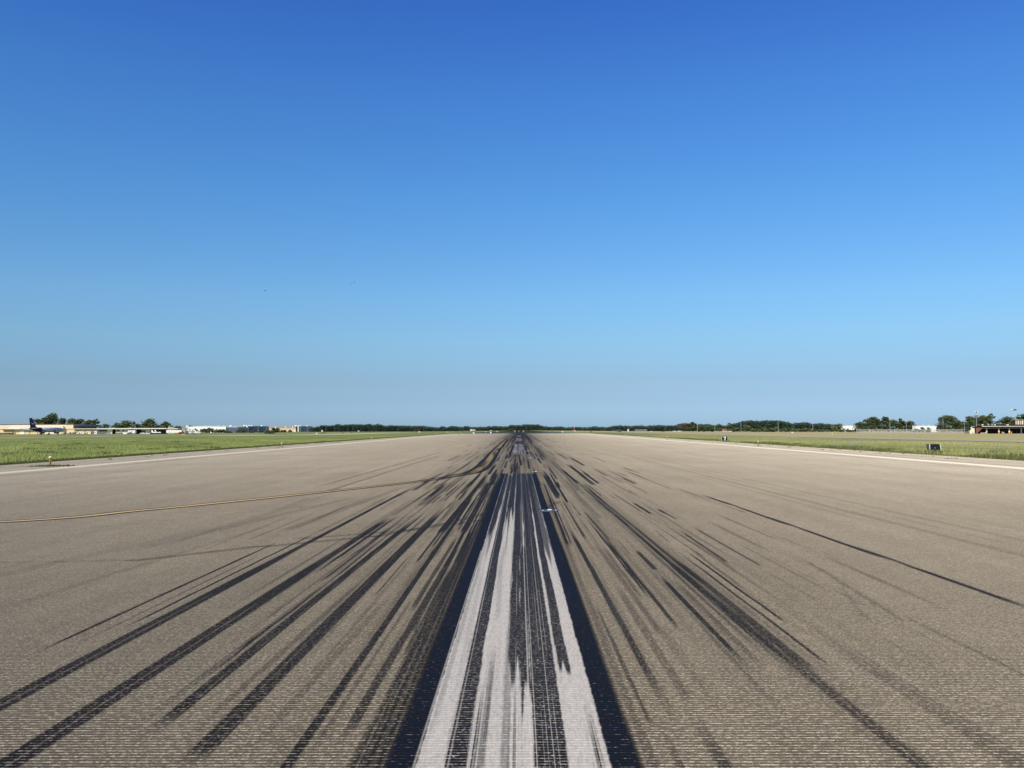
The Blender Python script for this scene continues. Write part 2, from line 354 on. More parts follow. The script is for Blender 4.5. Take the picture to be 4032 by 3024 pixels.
    if kind == 'white':
        tr = t.n('ShaderNodeBsdfTransparent'); m2 = t.n('ShaderNodeMixShader'); t.l(t.attr('bare'), m2.inputs[0]); t.l(mx.outputs[0], m2.inputs[1]); t.l(tr.outputs[0], m2.inputs[2]); mx = m2
    return t.done(mx.outputs[0])
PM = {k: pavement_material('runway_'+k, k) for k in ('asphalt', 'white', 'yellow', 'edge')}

def grid(xs, ys, zfun):
    X, Y = np.meshgrid(xs, ys); X = X.ravel(); Y = Y.ravel(); V = np.stack([X, Y, zfun(X, Y)], 1)
    nx, ny = len(xs), len(ys); i = np.arange(nx-1)[None, :]+np.arange(ny-1)[:, None]*nx; i = i.ravel()
    return X, Y, V, np.stack([i, i+1, i+1+nx, i+nx], 1)
def ysteps(y0, y1, k=.014, mn=.05):
    r = [y0]
    while r[-1] < y1: r.append(r[-1]+max(mn, abs(r[-1])*k))
    r[-1] = y1; return np.array(r)
RWX = 24.9
xs = np.concatenate([np.linspace(-RWX, -9, 50)[:-1], np.arange(-9, -4.2, .04), np.arange(-4.2, 2.8, .011), np.arange(2.8, 9, .04), np.linspace(9, RWX, 50)])
ys = np.concatenate([np.linspace(-60, 2, 12), ysteps(2.4, 10, .014, .06)[:-1], np.arange(10, 23, .065), ysteps(23, 900, .014, .06), np.linspace(960, 2150, 16)])
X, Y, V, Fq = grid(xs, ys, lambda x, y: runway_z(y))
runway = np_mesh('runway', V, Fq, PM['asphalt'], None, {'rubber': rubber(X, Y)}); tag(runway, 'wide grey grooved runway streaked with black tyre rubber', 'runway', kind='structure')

# paint profile across the near centreline stripe, from photo measurements (metres)
def interp_paint(X, Y):
    j = .005*(n1(Y*2.9)-.5)+.008*(n1(Y*26.3)-.5)
    ed = sst(-.525, -.512, X+j)*(1-sst(.440, .452, X-j))
    sliver = .55*sst(-.536, -.531, X)*(1-sst(-.528, -.523, X))*(Y < 12)
    return np.clip(ed+sliver, 0, 1)
def bare_edge(X, Y):
    wv = .045*n1(X*55)*n1(Y*.45+3)+.012*n1(Y*1.3)
    return np.clip((1-sst(-.718+.6*wv, -.645+.6*wv, X)) + sst(.565-.4*wv, .642-.4*wv, X), 0, 1)
def stripe_rubber(X, Y, near):
    r = rubber(X, Y)*.5
    def band(x0, x1, y0, y1, d, fy=1.5):
        nonlocal r
        s_ = .004+.006*n1(Y*.7+x0*31); jx = .014*(n1(Y*1.1+x0*53)-.5)+.006*(n1(Y*13+x1*7)-.5)
        fe = (n1(X*52+y0)-.4)*fy*2.2
        a = sst(x0-s_, x0+s_, X+jx)*(1-sst(x1-s_, x1+s_, X+jx))*sst(y0-fy*.4+fe, y0+fy*.4+fe, Y)*(1-sst(y1-fy+fe, y1+fy+fe, Y))
        a = a*(1-.55*(n1(X*140+y0) > .84)*n1(Y*.9+x0*7))*np.minimum(1, .95+.14*n1(X*60+y1))
        r = 1-(1-r)*(1-np.clip(a*d, 0, 1))
    def lines(x0, x1, y0, y1, d):
        nonlocal r
        a = sst(x0-.01, x0+.015, X)*(1-sst(x1-.02, x1+.01, X))*sst(y0, y0+.3, Y)*(1-sst(y1-1.2, y1, Y))*np.clip((n1(X*115+x0*9)-.30)*3.2, 0, 1)*(.55+.6*n1(Y*.9+np.floor(X*60)*7.3)*n1(X*300)*2)
        r = 1-(1-r)*(1-np.clip(a*d, 0, 1))
    if near:
        band(-.388,-.275,-1,31,.97); lines(-.30,-.215,-1,6,.92); band(-.105,-.06,-1,40,.45); lines(-.235,-.17,2,7,.75)
        band(-.088,.0,5.9,34,.97,.5); lines(-.065,.005,1,6.2,.92); band(.07,.24,-1,34,.96); band(.0,.07,5.4,12.2,.9,.4); band(.07,.12,5,34,.8)
        band(.265,.345,6.2,34,.95,.25); lines(.365,.44,-1,5.6,.9); band(.33,.44,12,34,.75,1.5); band(-.51,-.475,5,34,.3)
        band(-.52,-.42,14.5,34,.93,2); band(-.26,-.12,16.5,34,.92,2); band(-.42,-.395,19,34,.7,2); band(.04,.17,14.5,34,.75,1.5); band(-.19,-.1,23,34,.5,2)
        band(-.52,.44,23,34,.45,3); band(-.40,.30,18,28,.3,3); band(-.52,-.36,20,34,.5,4); band(-.08,.05,12,34,.8,2); band(-.26,-.18,13,34,.55,3); band(.17,.25,20,34,.6,3); band(-.47,-.43,13,34,.6,3)
        # thin bare lines left along the grooves
        th = ((n1(X*95+11) > .86)).astype(float); r = r*(1-.75*th*(.35+.65*n1(Y*.25+np.floor(X*95)*3.7)))
    else:
        ph = np.floor(X*14)*5.1
        m = n1(X*16+ph*0+3)*n1(Y*.22+ph); r = 1-(1-r)*(1-np.clip(.25+1.5*m, .2, .85)*.9)
    return np.clip(r, 0, 1)
stripe_spans = [(-4.2, 32.5), (57.0, 93.6), (118.0, 154.6), (179, 215.6)]
sl = ['nearest white centreline stripe with black borders, heavily streaked with rubber', 'second centreline stripe, pale blue grey with dark borders', 'third centreline stripe, small and smudged far ahead', 'fourth and farthest centreline stripe before the shimmer']
for i, ((a, b), lab) in enumerate(zip(stripe_spans, sl)):
    xs_ = np.arange(-.72, .645, .0055 if i == 0 else .012)
    ys_ = np.concatenate([np.linspace(a, 2, 4), ysteps(2.3, b, .006, .03)]) if i == 0 else np.linspace(a, b, 70)
    X, Y, V, Fq = grid(xs_, ys_, lambda x, y: runway_z(y)+.004)
    pnt = interp_paint(X, Y)
    if i == 0: pnt = pnt*(1-.0*X)
    o = np_mesh('centreline_stripe', V, Fq, PM['white'], runway, {'rubber': stripe_rubber(X, Y, i == 0)*np.clip(pnt*.9+.1, 0, 1), 'paint': pnt, 'bare': bare_edge(X, Y)}); o['label'] = lab
def ribbon(name, pts, offs, matl, paintf, dz=.004, step=.5, lab=None, wf=None, rf=None):
    P = []; acc = 0
    for a, b in zip(pts[:-1], pts[1:]):
        n = max(1, int((Vector(b)-Vector(a)).length/step)); P += [Vector(a).lerp(Vector(b), k/n) for k in range(n)]
    P.append(Vector(pts[-1])); P = [Vector((p.x, p.y, 0)) for p in P]
    L = len(P); XY = np.array([(p.x, p.y) for p in P]); T = np.gradient(XY, axis=0); T /= np.linalg.norm(T, axis=1)[:, None]
    N = np.stack([T[:, 1], -T[:, 0]], 1); offs = np.asarray(offs)
    WS = np.ones(L) if wf is None else wf(XY[:, 1]); Q = XY[:, None, :]+N[:, None, :]*(offs[None, :]*WS[:, None])[:, :, None]; Q = Q.reshape(-1, 2); O = np.tile(offs, L)
    V = np.column_stack([Q, (runway_z(Q[:, 1]) if dz < .1 else 0)+dz]); m = len(offs)
    i = (np.arange(m-1)[None, :]+np.arange(L-1)[:, None]*m).ravel(); Fq = np.stack([i, i+1, i+m+1, i+m], 1)
    o = np_mesh(name, V, Fq, matl, runway, {'rubber': np.clip(rubber(Q[:, 0], Q[:, 1])*.85+(0 if rf is None else rf(Q[:, 1])), 0, 1), 'paint': paintf(O)})
    if lab: o['label'] = lab
    return o
for s_, lab in ((-1, 'white edge line along the left side of the runway'), (1, 'white edge line along the right side of the runway')):
    ribbon('edge_line', [(s_*20.3, -60, 0), (s_*20.3, 5, 0), (s_*20.3, 2100, 0)], np.linspace(-.42, .42, 6), PM['edge'], lambda O: np.ones_like(O), .0045, 3, lab)
# catmull-rom through the lead-off line
tp = [(-26, 9.6, 0), (-16, 12.4, 0)]+[tuple(ground(*q)) for q in ((0,2056),(547,2011),(1094,1957),(1640,1897),(1800,1872),(1875,1854),(1917,1820),(1958,1768),(1985,1741),(1997,1730))]
def catmull(p, n=14):
    p = [Vector(q) for q in p]; r = []
    for i in range(len(p)-1):
        a, b, c, d = p[max(i-1, 0)], p[i], p[i+1], p[min(i+2, len(p)-1)]
        for k in range(n):
            t = k/n; r.append(.5*((2*b)+(c-a)*t+(2*a-5*b+4*c-d)*t*t+(3*b-a-3*c+d)*t**3))
    r.append(p[-1]); return r
lt = ribbon('taxi_lead_off_line', catmull(tp), [-.36,-.30,-.24,-.175,-.155,0,.155,.175,.24,.30,.36], PM['yellow'], lambda O: (np.abs(O) < .16).astype(float), .0065, .4, 'yellow taxi line with dark borders curving off to the left', lambda y: .56+.44*sst(26, 36, y), lambda y: .42*sst(19, 27, y)*(1-.35*sst(33, 40, y)))

# ------------------------------------------------------------------ ground
def ground_material():
    t = NT('grass_ground'); p = t.pos(); sx = t.n('ShaderNodeSeparateXYZ'); t.l(p, sx.inputs[0])
    n1_ = t.noise(t.scale(p, (.05, .02, .05)), 1, 5, .6); n2 = t.noise(p, .6, 5, .7); n3 = t.noise(t.scale(p, (.012, .05, .05)), 1, 3)
    green = t.mix(n2, (.12,.155,.035), (.27,.30,.085)); dry = t.mix(n2, (.36,.30,.12), (.50,.43,.19))
    side = t.ramp(t.math('MULTIPLY_ADD', sx.outputs['X'], .004, .5), [(0, .36), (.38, .22), (.6, .30), (.78, .72), (1, .72)])
    m = t.ramp(t.math('ADD', side, t.math('MULTIPLY', t.math('SUBTRACT', n1_, .5), 1.1)), [(.38, 0), (.66, 1)])
    col = t.mix(m, green, dry)
    lav = t.ramp(n3, [(.60, 0), (.72, .45)]); col = t.mix(lav, col, (.26,.24,.21))
    return t.done(t.bsdf(col, .95, .1))
GM = ground_material()
gx = np.concatenate([-np.geomspace(14000, 110, 26), np.linspace(-95, -26, 22), [-25.06, -25.0], np.linspace(-20, 20, 5), [25.0, 25.06], np.linspace(26, 95, 22), np.geomspace(110, 14000, 26)])
gy = np.concatenate([np.linspace(-80, 0, 3), np.linspace(10, 300, 40), np.geomspace(320, 2600, 50), np.geomspace(3000, 16000, 8)])
X, Y, V, Fq = grid(gx, gy, lambda x, y: terrain(x, y)+np.where(np.abs(x) < 25.03, -.06, np.where(x < 0, .085, .045)*np.exp(-np.maximum(0, np.abs(x)-25.06)/8)))
gnd = np_mesh('ground', V, Fq, GM, None, smooth=True); tag(gnd, 'mown and rough airfield grass on both sides of the runway', 'ground', kind='structure')

def pale_pavement(name):
    return mat(name, (.50,.45,.33), .95, .05, var=.12, sc=.3)
PALE = pale_pavement('pale_taxiway'); GREYP = mat('grey_taxiway', (.42,.36,.25), .95, .05, var=.12, sc=.3)
def strip(name, pts, w, m, lab):
    P = [Vector(q) for q in catmull([(a, b, 0) for a, b in pts], 16)]
    XY = np.array([(p.x, p.y) for p in P]); T = np.gradient(XY, axis=0); T /= np.linalg.norm(T, axis=1)[:, None]; N = np.stack([T[:, 1], -T[:, 0]], 1)
    offs = np.linspace(-w/2, w/2, 7); Q = (XY[:, None, :]+N[:, None, :]*offs[None, :, None]).reshape(-1, 2)
    V = np.column_stack([Q, terrain(Q[:, 0], Q[:, 1])+.035]); k = len(offs)
    i = (np.arange(k-1)[None, :]+np.arange(len(P)-1)[:, None]*k).ravel(); Fq = np.stack([i, i+1, i+k+1, i+k], 1)
    o = np_mesh(name, V, Fq, m, None); return tag(o, lab, 'taxiway', kind='structure')
def gp(px, py): q = ground(px, py); return (q.x, q.y)
strip('taxiway', [(-330, 250), gp(0,1724), gp(400,1719), gp(850,1713.8), gp(1190,1713), (-70, 520)], 20, PALE, 'pale taxiway crossing the left field in front of the sheds')
strip('apron_road', [(-420, 430), gp(0,1715), gp(350,1713.2), (-250, 620)], 22, PALE, 'pale apron road in front of the cream terminal')
strip('taxiway', [(66, 30), (62.5, 108), (58.5, 135), (54, 228), (52, 330), (49, 480)], 12.5, GREYP, 'grey taxiway running parallel beyond the right grass')
strip('side_road', [(-60, 560), (-120, 640), (-190, 800)], 14, PALE, 'thin pale road in the left field far ahead')

# ------------------------------------------------------------------ grass (one countless mass)
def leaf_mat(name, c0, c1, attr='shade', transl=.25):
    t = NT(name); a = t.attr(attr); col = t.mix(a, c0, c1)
    d = t.bsdf(col, .8, .15); tr = t.n('ShaderNodeBsdfTranslucent'); t.l(col, tr.inputs[0])
    mx = t.n('ShaderNodeMixShader'); mx.inputs[0].default_value = transl; t.l(d, mx.inputs[1]); t.l(tr.outputs[0], mx.inputs[2])
    return t.done(mx.outputs[0])
def patch(x, y, s=1.0):
    return (np.sin(x*.31*s+1.3*np.sin(y*.11*s))+np.sin(y*.17*s+x*.07*s+2)+np.sin(x*.9*s+y*.43*s))/6+.5
def blades(x, y, h, w, shade):
    n = len(x); z = terrain(x, y)+np.where(np.abs(x) < 25.04, 0, np.where(x < 0, .075, .035)*np.exp(-np.maximum(0, np.abs(x)-25.06)/8)); a = rng.random(n)*math.pi; lx = rng.normal(0, .3, n)*h; ly = rng.normal(0, .3, n)*h
    dx = np.cos(a)*w/2; dy = np.sin(a)*w/2*.5
    V = np.empty((n, 3, 3)); V[:, 0] = np.stack([x-dx, y-dy, z], 1); V[:, 1] = np.stack([x+dx, y+dy, z], 1); V[:, 2] = np.stack([x+lx, y+ly, z+h], 1)
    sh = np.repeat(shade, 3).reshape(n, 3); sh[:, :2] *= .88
    return V.reshape(-1, 3), np.arange(3*n).reshape(-1, 3), sh.ravel()
def grass_side(s_, n, name, matl, lab):
    y = 12*np.exp(rng.random(n)*math.log(210/12)); e = rng.gamma(1.2, 10+y*.13); ok = (e < 22+y*.35); y, e = y[ok], e[ok]
    x = s_*(25.0+e)
    if s_ > 0:
        k = (np.abs(x-np.interp(y, [30, 108, 135, 228, 330], [66, 62.5, 58.5, 54, 52])) > 7.0); x, y, e = x[k], y[k], e[k]
    h = (.06+.13*rng.random(len(x))**2)*(1+.6*sst(.5, .8, patch(x, y)))*np.clip(55/y, .3, 1)*(1 if s_ < 0 else np.where(e > 9, .55, 1)); w = np.maximum(.035, y*.0009)*(.7+.8*rng.random(len(x)))
    sh = np.clip(.32+.5*patch(x, y, .6)+.3*rng.random(len(x)), 0, 1)
    P = [blades(x, y, h, w, sh)]
    # ragged lip where turf meets pavement
    m = n//6; y = 12*np.exp(rng.random(m)*math.log(300/12)); x = s_*(24.85+rng.random(m)**1.5*(.3 if s_ < 0 else .8))
    if s_ < 0: h = .02+.06*rng.random(m); sh = .0+.25*rng.random(m)**2
    else: h = (.06+.30*rng.random(m)**2*sst(.35, .7, patch(x, y*3)))*np.clip(60/y, .35, 1); sh = .02+.38*rng.random(m); h = h*np.where((np.abs(y-112) < 12) | (np.abs(y-55) < 5), .45, 1)
    P.append(blades(x, y, h, np.maximum(.04, y*.0009), sh))
    # weeds rooted in the shoulder joint and round the light bases
    cl = [(s_*21.9+.1, 40.35, .42, 420), (s_*21.9-.2, 80, .3, 30)] if s_ < 0 else [(21.95, 80, .3, 30)]
    cl += [(s_*random.uniform(22.6, 24.3), random.uniform(45, 130), random.uniform(.06, .16), random.randint(5, 14)) for _ in range(26)]
    for cx, cy, cr, cn in cl:
        ax = cx+rng.normal(0, cr, cn); ay = cy+rng.normal(0, cr*.8, cn); P.append(blades(ax, ay, .02+.06*rng.random(cn), np.full(cn, .07), .0+.25*rng.random(cn)))
    # taller dark weed clumps
    for _ in range(46):
        cy = 26*math.exp(random.random()*1.7); cx = s_*(25.2+abs(random.gauss(0, 1))*(cy*.30 if s_ < 0 else 1.2)); cn = 90; cr = random.uniform(.2, .6)
        ax = cx+rng.normal(0, cr, cn); ay = cy+rng.normal(0, cr, cn); ok2 = np.abs(ax) > 24.9; ax, ay = ax[ok2], ay[ok2]; cn = len(ax)
        P.append(blades(ax, ay, (.08+.22*rng.random(cn))*min(1, 60/cy), np.full(cn, .05+cy*.0006), .02+.28*rng.random(cn)))
    V = np.concatenate([p[0] for p in P]); S_ = np.concatenate([p[2] for p in P])
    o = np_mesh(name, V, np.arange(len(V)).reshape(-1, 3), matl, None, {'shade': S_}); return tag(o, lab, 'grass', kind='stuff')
GL = leaf_mat('fresh_grass', (.055,.07,.02), (.39,.435,.135)); GR = leaf_mat('dryer_grass', (.06,.08,.02), (.56,.54,.21))
grass_side(-1, 210000, 'grass', GL, 'fresh green grass growing along the left edge of the runway')
grass_side(1, 210000, 'grass', GR, 'yellowish green grass and weeds along the right edge of the runway')
def flowers(name, spots, c, lab, n=9, r=.3, q=.016):
    xs_, ys_, hs = [], [], []
    for (x, y, k) in spots:
        for j in range(int(n*k)): xs_.append(x+random.gauss(0, r)); ys_.append(y+random.gauss(0, r)); hs.append(random.uniform(.18, .5))
    x = np.array(xs_); y = np.array(ys_); h = np.array(hs); z = terrain(x, y)+h; m = len(x)
    V = np.empty((m, 4, 3))
    for j, (a, b) in enumerate(((-q, -q), (q, -q), (q, q), (-q, q))): V[:, j] = np.stack([x+a, y+b*.4, z+b*.9], 1)
    o = np_mesh(name, V.reshape(-1, 3), np.arange(4*m).reshape(-1, 4), mat(lab[:20], c, .8), None); return tag(o, lab, 'wild flowers', kind='stuff')
sp = [(*gp(px, py), k) for px, py, k in ((3287,1765,3),(3376,1766,4),(3430,1763,2),(3805,1768,2.5),(3842,1790,2),(3883,1782,2),(3972,1783,2.5),(3340,1760,1),(3917,1778,1))]
flowers('wild_flowers', sp, (.22,.24,.42), 'blue flowers in clumps along the right grass verge')
sp = [(-25.5-random.random()*22, random.uniform(35, 110), .25) for _ in range(40)]+[(25.5+random.random()*9, random.uniform(42, 90), .2) for _ in range(15)]
flowers('wild_flowers', sp, (.75,.75,.68), 'tiny white flower heads scattered in the verge grass', 7, .08, .011)

# ------------------------------------------------------------------ trees
TREE_M = [leaf_mat('foliage_'+k, a, b, transl=.15) for k, a, b in (('dark', (.036,.054,.024), (.145,.18,.075)), ('mid', (.042,.062,.026), (.175,.215,.088)), ('light', (.055,.07,.028), (.20,.215,.09)), ('brown', (.055,.055,.035), (.18,.17,.10)))]
WOOD_M = leaf_mat('distant_wood_foliage', (.03,.052,.038), (.085,.125,.08), transl=.1)  # distance haze put into the leaf colour as a bluish green
BARK = mat('bark', (.10,.08,.06), .9)
def leaf_cloud(C, Rr, n, s0, squash=.8):
    """n leaf clumps spread through lobes C (k,3) of radius Rr (k)"""
    k = rng.choice(len(C), n, p=Rr**2/np.sum(Rr**2)); d = rng.normal(size=(n, 3)); d /= np.linalg.norm(d, axis=1)[:, None]
    rad = Rr[k]*(rng.random(n)**.45)*(1+.12*rng.normal(size=n)); P = C[k]+d*rad[:, None]*np.array([1, 1, squash])
    a = rng.normal(size=(n, 3)); a /= np.linalg.norm(a, axis=1)[:, None]; b = np.cross(a, rng.normal(size=(n, 3))); b /= np.linalg.norm(b, axis=1)[:, None]
    s_ = s0*(.5+rng.random(n))[:, None]
    V = np.stack([P-a*s_, P-b*s_*.7, P+a*s_, P+b*s_*.7], 1).reshape(-1, 3)
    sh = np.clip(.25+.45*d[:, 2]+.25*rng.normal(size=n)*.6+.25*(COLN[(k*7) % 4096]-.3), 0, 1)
    return V, np.repeat(sh, 4)
def tree(px0, px1, top, Y, label, m=1, base=None, sparse=1.0, group=None, name='tree', low=.02):
    p = place((px0+px1)/2, Y); w = (px1-px0)*mpp(Y); zt = at((px0+px1)/2, top, Y).z; H = max(1.2, zt-p.z)
    root = thing(name, label, 'bush' if name == 'bush' else 'tree', p, 0, group)
    rx, cz0 = w/2, H*low; nl = max(9, int(11+w*.7)); C = []; Rr = []
    for i in range(nl):
        u = random.random()**.8; zc = cz0+(H-cz0)*(.18+.70*u); wd = rx*math.sqrt(max(.05, 1-((u-.35)/.75)**2))
        ang = random.random()*2*math.pi; rr = random.uniform(.34, .52)*min(rx, (H-cz0)*.6)
        C.append((random.uniform(-1, 1)*max(0, wd-rr*.9), math.sin(ang)*max(0, wd-rr)*.8, min(zc, H-rr*.8))); Rr.append(rr)
    C.append((random.uniform(-.15, .15)*rx, 0, H-.28*min(rx, H*.5))); Rr.append(.3*min(rx, H*.5))
    C += [(-rx*.68, 0, cz0+(H-cz0)*.4), (rx*.68, 0, cz0+(H-cz0)*.36), (0, 0, cz0+(H-cz0)*.5), (-rx*.6, 0, H*.16), (rx*.6, 0, H*.16), (0, 0, H*.2)]; Rr += [.33*rx, .33*rx, .5*min(rx, H*.5), .36*rx, .36*rx, .4*rx]
    C = np.array(C); Rr = np.array(Rr); ls = max(.16, .00075*Y)*(.9 if H > 3 else .7)
    n = int(min(3200, max(260, 3.0*(w*H)/(ls*ls)))*sparse); V, sh = leaf_cloud(C, Rr, n, ls)
    lo, hi = np.percentile(V[:, 0], (6, 94)); V[:, 0] = (V[:, 0]-(lo+hi)/2)*w/(hi-lo); V[:, 2] *= H/np.percentile(V[:, 2], 99.3)
    V[:, 2] = np.maximum(V[:, 2], .02)
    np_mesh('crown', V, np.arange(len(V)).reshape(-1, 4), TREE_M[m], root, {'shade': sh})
    tb = MB(); r = max(.06, H*.022); tb.tube([(0,0,-.2),(r*.5,0,H*.3),(-r,0,H*.62),(0,0,H*.85)], [r*1.3, r, r*.6, r*.2], 7)
    for j in range(5):
        zz = H*random.uniform(.22, .55); c = C[random.randrange(len(C))]; tb.tube([(0, 0, zz), (c[0]*.5, c[1]*.5, (zz+c[2])/2), tuple(c)], [r*.55, r*.4, r*.12], 5)
    tb.build('trunk', BARK, root); return root
gA, gB, gC = 'trees behind the cream terminal', 'trees behind the low hangars', 'trees at the right of the airfield'
TL = [
 (128,168,1651,980,'green tree on left shoulder of the clump behind the jet tail',2,gA),(158,190,1646,985,'bushy tree between the tail fin and the tallest clump tree',1,gA),
 (182,236,1630,990,'tallest broad tree above the terminal roof behind the jet',1,gA),(228,261,1647,985,'dark tree at right end of the clump behind the jet',0,gA),
 (264,306,1649,980,'rounded tree left of the terminal corner behind dark wall',0,gA),(298,337,1651,985,'mid tree above the dark end wall of the terminal',1,gA),
 (330,364,1655,985,'low rounded tree above the right part of dark wall',0,gA),(362,391,1651,980,'narrow upright tree at right end of the dark wall',0,gA),
 (402,429,1669,960,'small round tree under the curved lamp arm',0,gB),(437,450,1676,960,'tiny tree just right of the curved lamp pole',0,gB),
 (444,484,1667,985,'sloping green tree at left of the big clump over low hangars',1,gB),(474,522,1657,990,'largest dome shaped tree over the low hangar roof',1,gB),
 (518,534,1661,985,'slim dark tree top beside the second lamp arm',0,gB),(528,570,1670,990,'low dark tree between lamp arm and round tree',0,gB),
 (565,613,1651,980,'lone round tree standing highest over the low hangar',1,gB),(606,640,1674,985,'low green tree right of the lone round tree',2,gB),
 (634,670,1661,980,'ragged tree next to the white pole',1,gB),(664,684,1676,985,'small dark tree right of the white pole',0,gB),
 (686,722,1678,900,'dark bushy tree between trailer and white hangar',0,gB),(716,772,1676,1500,'dark tree line end showing over the white hangar roof',0,gB),
 (2674,2714,1666,1150,'brownish tree left of the small conifer on the right',3,gC),(2704,2726,1667,1150,'grey green tree beside the conifer',2,gC),
 (2716,2740,1662,1150,'pointed conifer like tree left of the first light pole',1,gC),(2740,2772,1676,1150,'dark low tree behind the first light pole',0,gC),
 (2770,2806,1674,1180,'dark hedge like tree before the second pole',0,gC),(2824,2842,1669,1150,'slim pointed tree between the second pole and red roof',1,gC),
 (2862,2884,1666,1120,'upright tree just right of the red roofed house',2,gC),(2878,2910,1684,1050,'low light tree left of the third pole',2,gC),
 (2926,2954,1674,1050,'light green tree right of the third pole',1,gC),(2958,2992,1688,1000,'low pale shrub tree before the wooded hill',2,gC),
 (2994,3016,1682,1020,'small dark tree before middle of the wooded hill',0,gC),(3010,3042,1684,1000,'light shrubby tree left of the tall fourth pole',2,gC),
 (3036,3064,1682,1000,'light shrubby tree touching the fourth pole',2,gC),(3066,3094,1688,1000,'low shrub tree right of the fourth pole',1,gC),
 (3094,3128,1684,1020,'mid green tree below right end of the hill',1,gC),(3126,3164,1688,1000,'low olive tree between fourth and fifth poles',2,gC),
 (3156,3200,1686,1000,'olive shrub tree left of the fifth pole',2,gC),(3204,3240,1690,980,'low shrub tree right of the fifth pole',1,gC),
 (3240,3282,1691,980,'spreading low shrub tree before the distant wood',1,gC),(3278,3312,1672,960,'leafy green tree left of the first white building',2,gC),
 (3306,3345,1688,900,'shrubby tree at foot of the first white building',1,gC),(3340,3380,1692,880,'low dark shrub tree below the white building right end',0,gC),
 (3372,3414,1662,860,'shoulder tree right of the first white building',0,gC),(3408,3456,1643,870,'flat topped tall tree in the big right cluster',0,gC),
 (3446,3476,1653,875,'thin brownish tree between the two tallest of the cluster',3,gC),(3468,3501,1641,870,'tallest rounded tree of the big right cluster',0,gC),
 (3496,3540,1654,870,'broad dark tree right of the tallest in the cluster',0,gC),(3534,3560,1650,870,'upright tree left of the pale pole in the cluster',0,gC),
 (3556,3584,1662,880,'sparse brown tree behind the pale pole',3,gC),(3568,3604,1659,870,'dark tree at right end of the big cluster',0,gC),
 (3596,3622,1688,800,'low dark shrub tree left of second white building',0,gC),
 (3621,3638,1682,720,'small round bush tree before the second white building',0,gC),(3647,3663,1684,720,'second small round tree before the white wall',0,gC),
 (3692,3718,1671,720,'thin brownish tree at right end of second white building',3,gC),(3704,3764,1637,730,'tall airy tree right of the second white building',1,gC),
 (3752,3784,1655,730,'mid tree between the airy tree and tall pole',1,gC),(3778,3806,1662,735,'dark low tree behind the tallest pole',0,gC),
 (3800,3840,1640,700,'airy tree above left end of the canopy roof',1,gC),(3834,3862,1637,710,'tree behind the left floodlight mast',1,gC),
 (3854,3892,1637,705,'broad airy tree right of the left floodlight mast',1,gC),(3886,3923,1631,700,'tallest tree above the canopy roof',1,gC),
 (3928,3997,1643,700,'wide dome shaped tree left of the right floodlight mast',0,gC),(4004,4024,1634,760,'narrow tree behind the columned block',0,gC),(4016,4060,1630,760,'tree cut by the right edge of picture',0,gC),
]
for (a, b, tp_, Yd, lab, m, g) in TL: tree(a, b, tp_, Yd, lab, m, group=g)
gbush = 'bushes in front of the far hangars'
for (a, b, tp_, Yd, lab, m) in [
 (792,820,1688,1180,'green bush at left before the white hangar',1),(812,842,1685,1180,'tallest bush before the white hangar',0),(846,872,1690,1180,'rounded bush before right half of white hangar',0),
 (868,892,1690,1180,'dark bush at corner of the white hangar',0),(890,912,1697,1100,'low dark bush before the blue grey block',0),(932,946,1692,1200,'small dark bush before the tan hangar',0),
 (950,966,1689,1200,'pointed dark bush before the first tan wall',0),(985,1000,1695,1150,'low scrub before the first glazed wall',3),(1018,1032,1693,1200,'dark scrub bush before middle of first glazed wall',0),
 (1069,1086,1685,1150,'left half of the dark twin bush before the tan hangar',0),(1082,1099,1685,1150,'right half of the dark twin bush before the tan hangar',0),
 (1044,1066,1693,700,'pale green bush standing in the field',2),(1056,1078,1700,640,'dark low bush in the field below the twin bushes',0),
 (1105,1114,1693,1500,'tiny bush before middle of second tan wall',0),(1117,1126,1693,1500,'tiny bush right of middle of second tan wall',0),(1137,1147,1692,1500,'small dark bush near right end of second tan wall',0),
 (1998,2010,1689,1900,'dark shrub left of the orange marker boards',0),(2008,2022,1688,1900,'dark taller shrub beside the orange marker boards',0)]:
    tree(a, b, tp_, Yd, lab, m, group=gbush, name='bush', low=.0)

# far woods: one mass each
PROF = [(1228,1684),(1250,1680),(1265,1674),(1318,1675),(1322,1671),(1335,1670),(1345,1674),(1360,1671),(1385,1670),(1420,1671),(1440,1671),(1455,1667),(1462,1671),(1480,1673),(1490,1668),(1500,1672),(1515,1676),(1540,1674),(1560,1675),(1600,1675),(1620,1677),(1650,1676),(1670,1677),(1690,1680),(1710,1681),(1730,1683),(1740,1677),(1760,1684),(1775,1677),(1800,1679),(1810,1682),(1842,1676),(1850,1681),(1900,1681),(1920,1678),(1950,1677),(1990,1679),(2005,1676),(2018,1672),(2040,1674),(2060,1672),(2085,1671),(2100,1672),(2117,1671),(2130,1675),(2150,1679),(2170,1681),(2195,1679),(2220,1682),(2260,1682),(2290,1680),(2310,1682),(2345,1679),(2385,1683),(2392,1682),(2410,1677),(2440,1675),(2448,1674),(2480,1678),(2500,1676),(2520,1675),(2540,1677),(2570,1676),(2595,1673),(2620,1675),(2660,1675),(2675,1669),(2690,1667),(2740,1668),(2760,1670),(2790,1669),(2805,1673),(2830,1674),(2850,1675),(2870,1676),(2890,1668),(2905,1663),(2940,1656),(2960,1655),(2980,1657),(3010,1655),(3040,1655),(3070,1656),(3090,1660),(3110,1663),(3118,1671),(3130,1665),(3160,1663),(3180,1662),(3195,1670),(3210,1668),(3230,1665),(3260,1669),(3275,1672),(3285,1671),(3305,1668),(3330,1680)]
PX = np.array([a for a, _ in PROF], float); PT = np.array([b for _, b in PROF], float)
